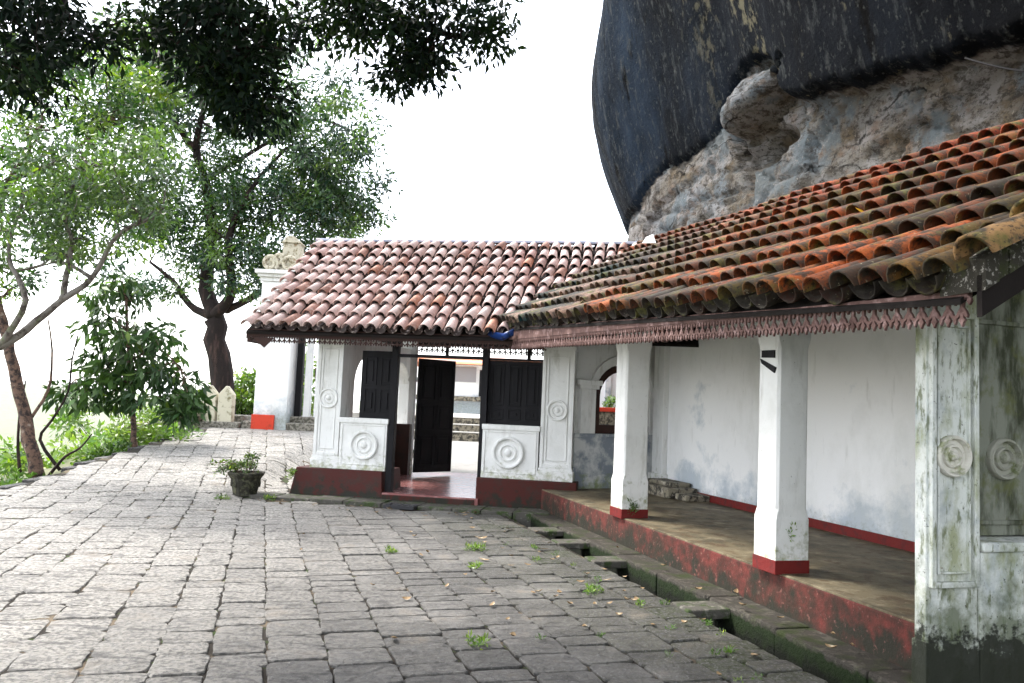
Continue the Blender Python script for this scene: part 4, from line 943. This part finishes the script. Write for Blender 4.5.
for (px, py, Y_, r, k, cols, lab) in [
    (108, 462, 16.4, (.55, .5, .3), 20, MG, 'low dark green bush just left of the young tree foot'), (160, 440, 18.2, (1.1, .8, .45), 34, BR, 'yellow-green bush right of the young tree along the terrace edge'),
    (60, 500, 14.0, (.5, .5, .35), 14, BR, 'bright small bush right of the leaning trunk foot'), (12, 500, 13.4, (.45, .5, .4), 16, MG, 'leafy bush at the left border of the terrace'),
    (205, 425, 26.0, (1.6, 1, .8), 40, BR, 'bright green bush behind the big dark trunk, left side'), (245, 398, 25.5, (.9, .8, .8), 36, BR, 'bright green bush between the big trunk and the white column'),
    (90, 470, 20, (2.2, 1.5, 1.0), 50, BR, 'wide pale green thicket below the terrace edge'), (20, 500, 22, (2.8, 2, 1.2), 60, BR, 'wide pale green thicket at far left below the terrace'),
    (150, 430, 26, (3, 2, 1.4), 60, BR, 'broad light thicket beyond the yellow-green bush'), (300, 385, 26, (1.2, .8, 1.4), 34, BR, 'light green shrub seen past the white column')]:
    bush('bush', lab, at(px, py, Y_), r, k, 60, .13 if Y_ < 19 else .2, cols, spread=.24 if Y_ < 19 else .42, group=gb)
# distant treetops on the slope, one mass
pts = []
for _ in range(2200):
    d = random.uniform(10, 90); yy = random.uniform(5, 120); x = -7.5 - d; z = zg(-7.4, yy) - .10 - .22 * 3 - .62 * (min(d, 90) - 3); pts.append((x, yy, z + random.uniform(.3, 2.2)))
tag(leaves('slope_scrub', pts, .9, 26, .42, [(.10, .16, .03), (.14, .20, .04), (.07, .12, .03)], M['leaf']), 'scrub covering the slope below the terrace', 'scrub', kind='stuff')

# ------------------------------------------------------------------ left gateway column, posts and steps
gcY = 20.6; z0 = .70
cb0 = at(252, 428, gcY); FC = lambda u, v, z: Vector((cb0.x + u, cb0.y + v, z))
gc = thing('gateway_column', 'massive white gateway column with scroll ornament, cornice and bright red foot', 'column', FC(.4, .4, z0))
m_ = MB(); m_.box(FC, (0, .86), (0, .8), (z0 - .3, 4.55)); m_.build('shaft', M['plaster_clean'], gc, bevel=.02)
m_ = MB(); m_.box(FC, (-.02, .56), (-.06, .5), (z0 - .15, 1.10)); m_.build('painted_foot', M['bright_red'], gc, bevel=.01)
m_ = MB()
for i, (e, za, zb_) in enumerate(((.06, 4.0, 4.10), (.04, 4.55, 4.66), (.10, 4.66, 4.74), (.16, 4.74, 4.84))): m_.box(FC, (-e, .86 + e), (-e, .8 + e), (za, zb_))
m_.build('cornice', M['plaster'], gc, bevel=.01)
m_ = MB()
for cx_, r_, zc in ((.16, .20, 5.04), (.66, .20, 5.04), (.38, .15, 5.14)):
    m_.tube([FC(cx_ + math.cos(a) * r_ * (1 - a / 14), .05, zc + math.sin(a) * r_ * (1 - a / 14)) for a in np.linspace(-.8, 8, 26)], .055, 6)
    m_.lathe(FC(cx_, .12, zc), (0, -1, 0), r_ * .8, [(1, -1.2), (1, .1), (.6, .25), (.2, .3), (0, .3)], 14)
m_.box(FC, (.02, .84), (.12, .7), (4.84, 5.16)); m_.build('scroll_ornament', M['carved'], gc, bevel=.01)
m_ = MB(); m_.box(FC, (.42, .86), (.2, .65), (5.16, 5.62)); m_.prism(lambda u, z, t: FC(u, t, z), [(.38, 5.62), (.90, 5.62), (.70, 5.80), (.52, 5.80)], .16, .7); m_.build('finial_block', M['carved'], gc, bevel=.01)
for i, (u0_, u1_, mat_, zt_, nm, lab) in enumerate(((.90, 1.06, 'dark_wood', 3.3, 'timber_post', 'dark timber post standing right behind the white gateway column'), (1.14, 1.30, 'plaster_clean', 3.4, 'slim_pillar', 'slim white pillar next to the dark timber post'), (1.42, 1.54, 'plaster_clean', 3.4, 'slim_pillar', 'slimmest white pillar just left of the gatehouse front pillar'))):
    m_ = MB(); m_.box(FC, (u0_, u1_), (.5, .7), (.9, zt_)); m_.box(FC, (u0_ - .025, u1_ + .025), (.475, .725), (zt_ - .12, zt_)); m_.box(FC, (u0_ - .02, u1_ + .02), (.48, .72), (.9, 1.02))
    tag(m_.build(nm, M[mat_], bevel=.008), lab, 'post')
for k in range(4):
    m_ = MB(); m_.tube(wob(FC(1.42 + k * .12, .9, 1.1), FC(1.26 + k * .1 + (k % 2) * .2, 1.1, 2.4 + .2 * (k % 2)), 4, .03), .022, 6)
    tag(m_.build('wooden_pole', M['bark_brown']), 'rough thin branch leaning in the gap beside the gatehouse', 'pole', 'branches leaning beside the gatehouse')
stp = thing('stone_steps', 'weathered stone steps between the white gateway column and the gatehouse', 'steps', FC(.6, 0, .6))
for (u0_, u1_, v0, zb_, zt_) in ((-.05, 2.0, -.35, .40, .72), (-.3, 2.0, .02, .5, .92), (.5, 2.2, .35, .6, 1.08)):
    m_ = MB(); m_.box(FC, (u0_, u1_), (v0, v0 + 1.6), (zb_, zt_)); m_.build('step', M['step_stone'], stp, bevel=.03)
m_ = MB(); m_.box(FC, (-1.9, -.32), (-.1, .6), (.5, .88)); m_.box(FC, (-1.5, -.32), (.3, 1.0), (.6, 1.05)); tag(m_.build('low_stone_ledge', M['step_stone'], bevel=.04), 'low weathered stone ledge left of the red column foot', 'ledge')
for i, (u_, lab) in enumerate(((-1.33, 'pointed cream post, left of the pair, at the path end'), (-.90, 'pointed cream post, right of the pair, nearer the white column'))):
    m_ = MB(); P = lambda u, z, t, u_=u_: FC(u_ + u, .0 + t, z)
    m_.prism(P, [(0, .7), (.37, .7), (.37, 1.58), (.185, 1.80), (0, 1.58)], -.05, .2)
    tag(m_.build('stone_post', M['cream'], bevel=.02), lab, 'post', 'pointed cream posts')
m_ = MB(); pp = smooth_path([FC(-1.35, 0, 1.05), FC(-1.7, -.5, 1.0), FC(-1.9, -1.2, .78), FC(-2.1, -2.4, .70)], 4); m_.tube(pp, [.20 - .008 * i for i in range(len(pp))], 8, wob=.15)
tag(m_.build('curved_kerb_wall', M['rubble'], smooth=True), 'low curved rubble wall sweeping down from the cream posts', 'wall')
# edge stones along the terrace
m_ = MB(); y = 11
while y < 21:
    l = random.uniform(.35, .8); m_.box(WF, (-7.66, -7.42 + random.uniform(-.04, .04)), (y, y + l - .02), (zg(-7.4, y) - .4, zg(-7.4, y) + random.uniform(-.01, .035))); y += l
tag(m_.build('terrace_edge', M['slab'], bevel=.03), kind='structure')

# ------------------------------------------------------------------ what shows through the doorway and the arch
st2 = thing('courtyard_steps', 'mottled stone steps seen through the open doorway', 'steps', Vector((0, 23.5, .5)))
for y0_, zb_, zt_ in ((23.3, .3, .76), (23.75, .5, .97), (24.2, .6, 1.17)):
    m_ = MB(); m_.box(WF, (-3.4, 6), (y0_, y0_ + .5), (zb_, zt_)); m_.build('step', M['rubble'], st2, bevel=.03)
    m_ = MB(); m_.box(WF, (-3.4, 6), (y0_ - .02, y0_ + .5), (zt_ - .0, zt_ + .03)); m_.build('tread', M['courtyard'], st2, bevel=.01)
m_ = MB(); m_.box(WF, (-5.5, 18), (24.68, 46), (.6, 1.19)); tag(m_.build('upper_terrace', M['courtyard']), kind='structure')
fb_ = thing('far_building', 'white hall with terracotta roof and grey panels beyond the doorway', 'building', Vector((2, 36, 1.2)))
m_ = MB(); m_.box(WF, (-4, 16), (35, 41), (1.19, 3.5)); m_.build('wall', M['plaster_clean'], fb_)
m_ = MB(); m_.box(WF, (-4.1, 16.1), (34.8, 35), (1.72, 1.92)); m_.build('stone_base', M['rubble'], fb_)
m_ = MB(); m_.prism(lambda u, z, t: WF(t, u, z), [(34.2, 3.30), (41.8, 3.30), (38, 3.85)], -4.5, 16.5); m_.build('roof', M['far_roof'], fb_)
for k in range(6):
    x0 = -2.55 + k * 2.4; m_ = MB(); m_.box(WF, (x0, x0 + 1.05), (34.94, 35.02), (2.55, 3.2)); m_.build('window', M['pale_panel'] if k % 2 == 0 else M['dark_wood'], fb_)
    m_ = MB(); m_.box(WF, (x0 + 1.2, x0 + 1.6), (34.93, 35.02), (1.95, 3.1)); m_.build('door', M['dark_wood'], fb_)
rw = thing('rubble_wall', 'rubble wall with red coping seen through the veranda arch', 'wall', Vector((3.5, 19.3, .3)))
m_ = MB(); m_.box(WF, (.8, 7), (19.2, 19.6), (.2, 1.56)); m_.build('stonework', M['rubble'], rw, bevel=.03)
m_ = MB(); m_.box(WF, (.78, 7.02), (19.16, 19.64), (1.56, 1.66)); m_.build('coping', M['bright_red'], rw, bevel=.01)
pw = thing('white_pier_wall', 'white wall with slender pier beyond the veranda arch', 'wall', Vector((3.5, 21, .3)))
m_ = MB(); m_.box(WF, (1.4, 7), (21.2, 21.5), (.3, 3.2)); m_.build('wall', M['plaster_clean'], pw)
m_ = MB(); m_.box(WF, (2.52, 2.66), (21.1, 21.2), (.3, 3.3)); m_.box(WF, (2.48, 2.70), (21.07, 21.2), (2.9, 3.0)); m_.build('pier', M['plaster_grey'], pw)
bush('bush', 'small light plant behind the red coping seen through the arch', (2.55, 20.4, 1.75), (.22, .2, .22), 8, 30, .09, BR, spread=.12)

# ------------------------------------------------------------------ flower pot
pc = at(245, 494, 12.75); pc.z = zg(pc.x, pc.y)
pt = thing('flower_pot', 'dark mossy carved cement pot with straggly plant on the paving', 'flower pot', pc)
m_ = MB(); pr = [(.0, .0), (.76, .0), (.80, .06), (.76, .14), (.84, .5), (.96, 1.05), (1.12, 1.22), (1.18, 1.34), (1.16, 1.42), (1.02, 1.42), (.96, 1.3), (.0, 1.28)]
n = 8; rings = []
for r, h in pr: rings.append([pc + Vector((math.cos(2 * math.pi * (i + .5) / n + .2) * max(r, .001) * .25, math.sin(2 * math.pi * (i + .5) / n + .2) * max(r, .001) * .25, h * .26)) for i in range(n)])
m_.loft(rings)
for i in range(8):
    a = 2 * math.pi * i / n + .2 + math.pi / 8 + math.pi / 8
    m_.lathe(pc + Vector((math.cos(a) * .205, math.sin(a) * .205, .2)), (math.cos(a), math.sin(a), 0), .06, [(1, -.1), (1, .3), (.6, .35), (.5, .1), (0, .4)], 10)
m_.build('pot', M['pot'], pt, bevel=.012)
m_ = MB(); cen = []; tips = []
for k in range(18):
    a = random.uniform(0, 6.28); r = random.uniform(.1, .58) if k > 6 else random.uniform(.4, .62); h = random.uniform(.42, .68) if k % 3 else random.uniform(.3, .5)
    p0 = pc + Vector((math.cos(a) * .1, math.sin(a) * .1, .33)); p1 = pc + Vector((math.cos(a) * r, math.sin(a) * r * .5, h))
    path = smooth_path([p0, p0.lerp(p1, .5) + Vector((0, 0, .1)), p1], 3); m_.tube(path, .005, 4)
    for q in path[2:]: cen.append(tuple(q))
pl = m_.build('plant_stems', M['bark_brown'], pt)
leaves('plant_leaves', cen, .05, 7, .055, [(.06, .10, .03), (.12, .18, .03), (.04, .07, .02)], M['leaf'], pt, aspect=.5, droop=.1)

# ------------------------------------------------------------------ weeds, ferns, fallen leaves
def weed(c, r, n, size, lab, cols=BR, group='weeds in the paving joints', name='weed', h=.04):
    cs = [(c[0] + (random.random() - .5) * 2.4 * r, c[1] + (random.random() - .5) * 2 * r, c[2] + random.uniform(.0, h)) for _ in range(n)]
    o = leaves(name, cs, .035, 14, size, cols, M['leaf'], aspect=.3, droop=-.5)
    return tag(o, lab, 'weed', group)
for (px, py, r, n, lab) in [(478, 550, .10, 12, 'largest weed tuft between the slabs in mid paving'), (390, 553, .035, 5, 'tiny weed left of the large tuft in the paving'), (475, 568, .04, 5, 'small weed just below the large tuft in the paving'),
        (477, 645, .04, 6, 'small weed in the near foreground paving'), (594, 592, .045, 7, 'upright weed by the drain edge'), (270, 500, .07, 8, 'weed patch at the left foot of the gatehouse plinth'), (222, 500, .08, 8, 'weeds at the left foot of the flower pot'),
        (372, 501, .05, 6, 'weed on the kerb under the left plinth corner')]:
    r_ = fwd + right * ((px - 512) / 800) + up * ((341.5 - py) / 800); c = Vector((0, 0, EYE)) + r_ * (-EYE / r_.z); weed(tuple(c), r, n, .045, lab)
weed(tuple(at(293, 478, 13.1)), .05, 9, .06, 'climbing weed against the left end of the gatehouse plinth', h=.12)
weed(tuple(VF(3.12, .28, .42)), .03, 8, .045, 'fern sprouting from the mossy foot of the farther pillar', cols=MG, group='ferns on the pillars', name='fern', h=.12)
weed(tuple(VF(.10, .26, .62)), .02, 5, .04, 'bright fern sprouting from the side of the nearer pillar', cols=BR, group='ferns on the pillars', name='fern', h=.10)
for k in range(26):
    a = random.uniform(-2.6, 4.6); b = DL - .03 - abs(random.gauss(0, .5)); c = VF(a, b, -.005)
    weed(tuple(c), .010, random.randint(1, 3), random.uniform(.02, .035), 'tiny green weed growing in a paving joint close to the drain', cols=MG if k % 2 else BR, group='tiny weeds beside the drain', h=.02)
def dead_leaf_mesh(L, w, curl):
    vs = []; n = 6
    for i in range(n + 1):
        f = i / n; ww = w * math.sin(math.pi * (f * .92 + .05)) ** .8; x = (f - .5) * L; z = curl * ((f - .5) ** 2) * 4
        vs += [(x, -ww, z + curl * .6 * ww / w), (x, 0, z), (x, ww, z + curl * .5 * ww / w)]
    fs = []
    for i in range(n): fs += [(3 * i, 3 * i + 3, 3 * i + 4, 3 * i + 1), (3 * i + 1, 3 * i + 4, 3 * i + 5, 3 * i + 2)]
    me = bpy.data.meshes.new('fallen_leaf'); me.from_pydata(vs, [], fs); me.materials.append(M['dead_leaf']); me.polygons.foreach_set('use_smooth', [True] * len(fs)); return me
lm = [dead_leaf_mesh(.09, .02, .02), dead_leaf_mesh(.12, .025, .012), dead_leaf_mesh(.07, .024, .018)]
for k in range(120):
    a = random.uniform(-3, 4.8); b = -.5 - abs(random.gauss(0, 1.1)); c = VF(a, b, 0)
    if k % 9 == 0: b = random.uniform(-.2, .1); c = VF(a, b, .07)
    if random.random() < .2: c = GF(random.uniform(0, 4), random.uniform(-1.4, -.75), 0)
    o = bpy.data.objects.new('fallen_leaf', lm[k % 3]); COL.objects.link(o); o.location = c + Vector((0, 0, .016)); o.rotation_euler = (random.gauss(0, .15), random.gauss(0, .15), random.uniform(0, 6.28))
    o.scale = (random.uniform(.6, 1.1),) * 3
    tag(o, 'dry curled brown leaf fallen on the stone paving', 'fallen leaf', 'dry leaves fallen on the stone paving')
me = lm[1].copy(); me.materials.clear(); me.materials.append(M['yellow_leaf'])
o = bpy.data.objects.new('roof_leaf', me); COL.objects.link(o); pz = VE(.0).lerp(VT(.0), .40); o.location = pz + Vector((0, 0, .16)); o.rotation_euler = (.9, .2, .4)
tag(o, 'single yellow leaf resting on the mossy veranda roof', 'leaf')

for k in range(34):
    a, f = random.uniform(-2.0, 5.5), random.uniform(.05, .9)
    o = bpy.data.objects.new('roof_litter_leaf', lm[k % 3]); COL.objects.link(o); p0, p1 = VE(a), VT(a); o.location = p0.lerp(p1, f) + Vector((0, 0, .10 + .05 * random.random()))
    o.rotation_euler = (random.gauss(0, .3), -.6, math.atan2(nv.y, nv.x) + random.gauss(0, 1)); o.scale = (random.uniform(.5, .9),) * 3
    tag(o, 'small dry leaf caught between the mossy tiles of the veranda roof', 'fallen leaf', 'dry leaves caught on the veranda roof')

# ------------------------------------------------------------------ the air
m = bpy.data.materials.new('valley_haze'); m.use_nodes = True; nt = m.node_tree; nt.nodes.remove(nt.nodes['Principled BSDF'])
pv_ = nt.nodes.new('ShaderNodeVolumePrincipled'); pv_.inputs['Color'].default_value = (.94, .96, 1, 1); pv_.inputs['Density'].default_value = .00004; pv_.inputs['Anisotropy'].default_value = .1
nt.links.new(pv_.outputs[0], nt.nodes['Material Output'].inputs['Volume'])
m_ = MB(); m_.box(WF, (-15000, 15000), (-10000, 16000), (-420, 60)); tag(m_.build('haze', m), 'pale haze filling the valley below the terrace', 'haze', kind='stuff')
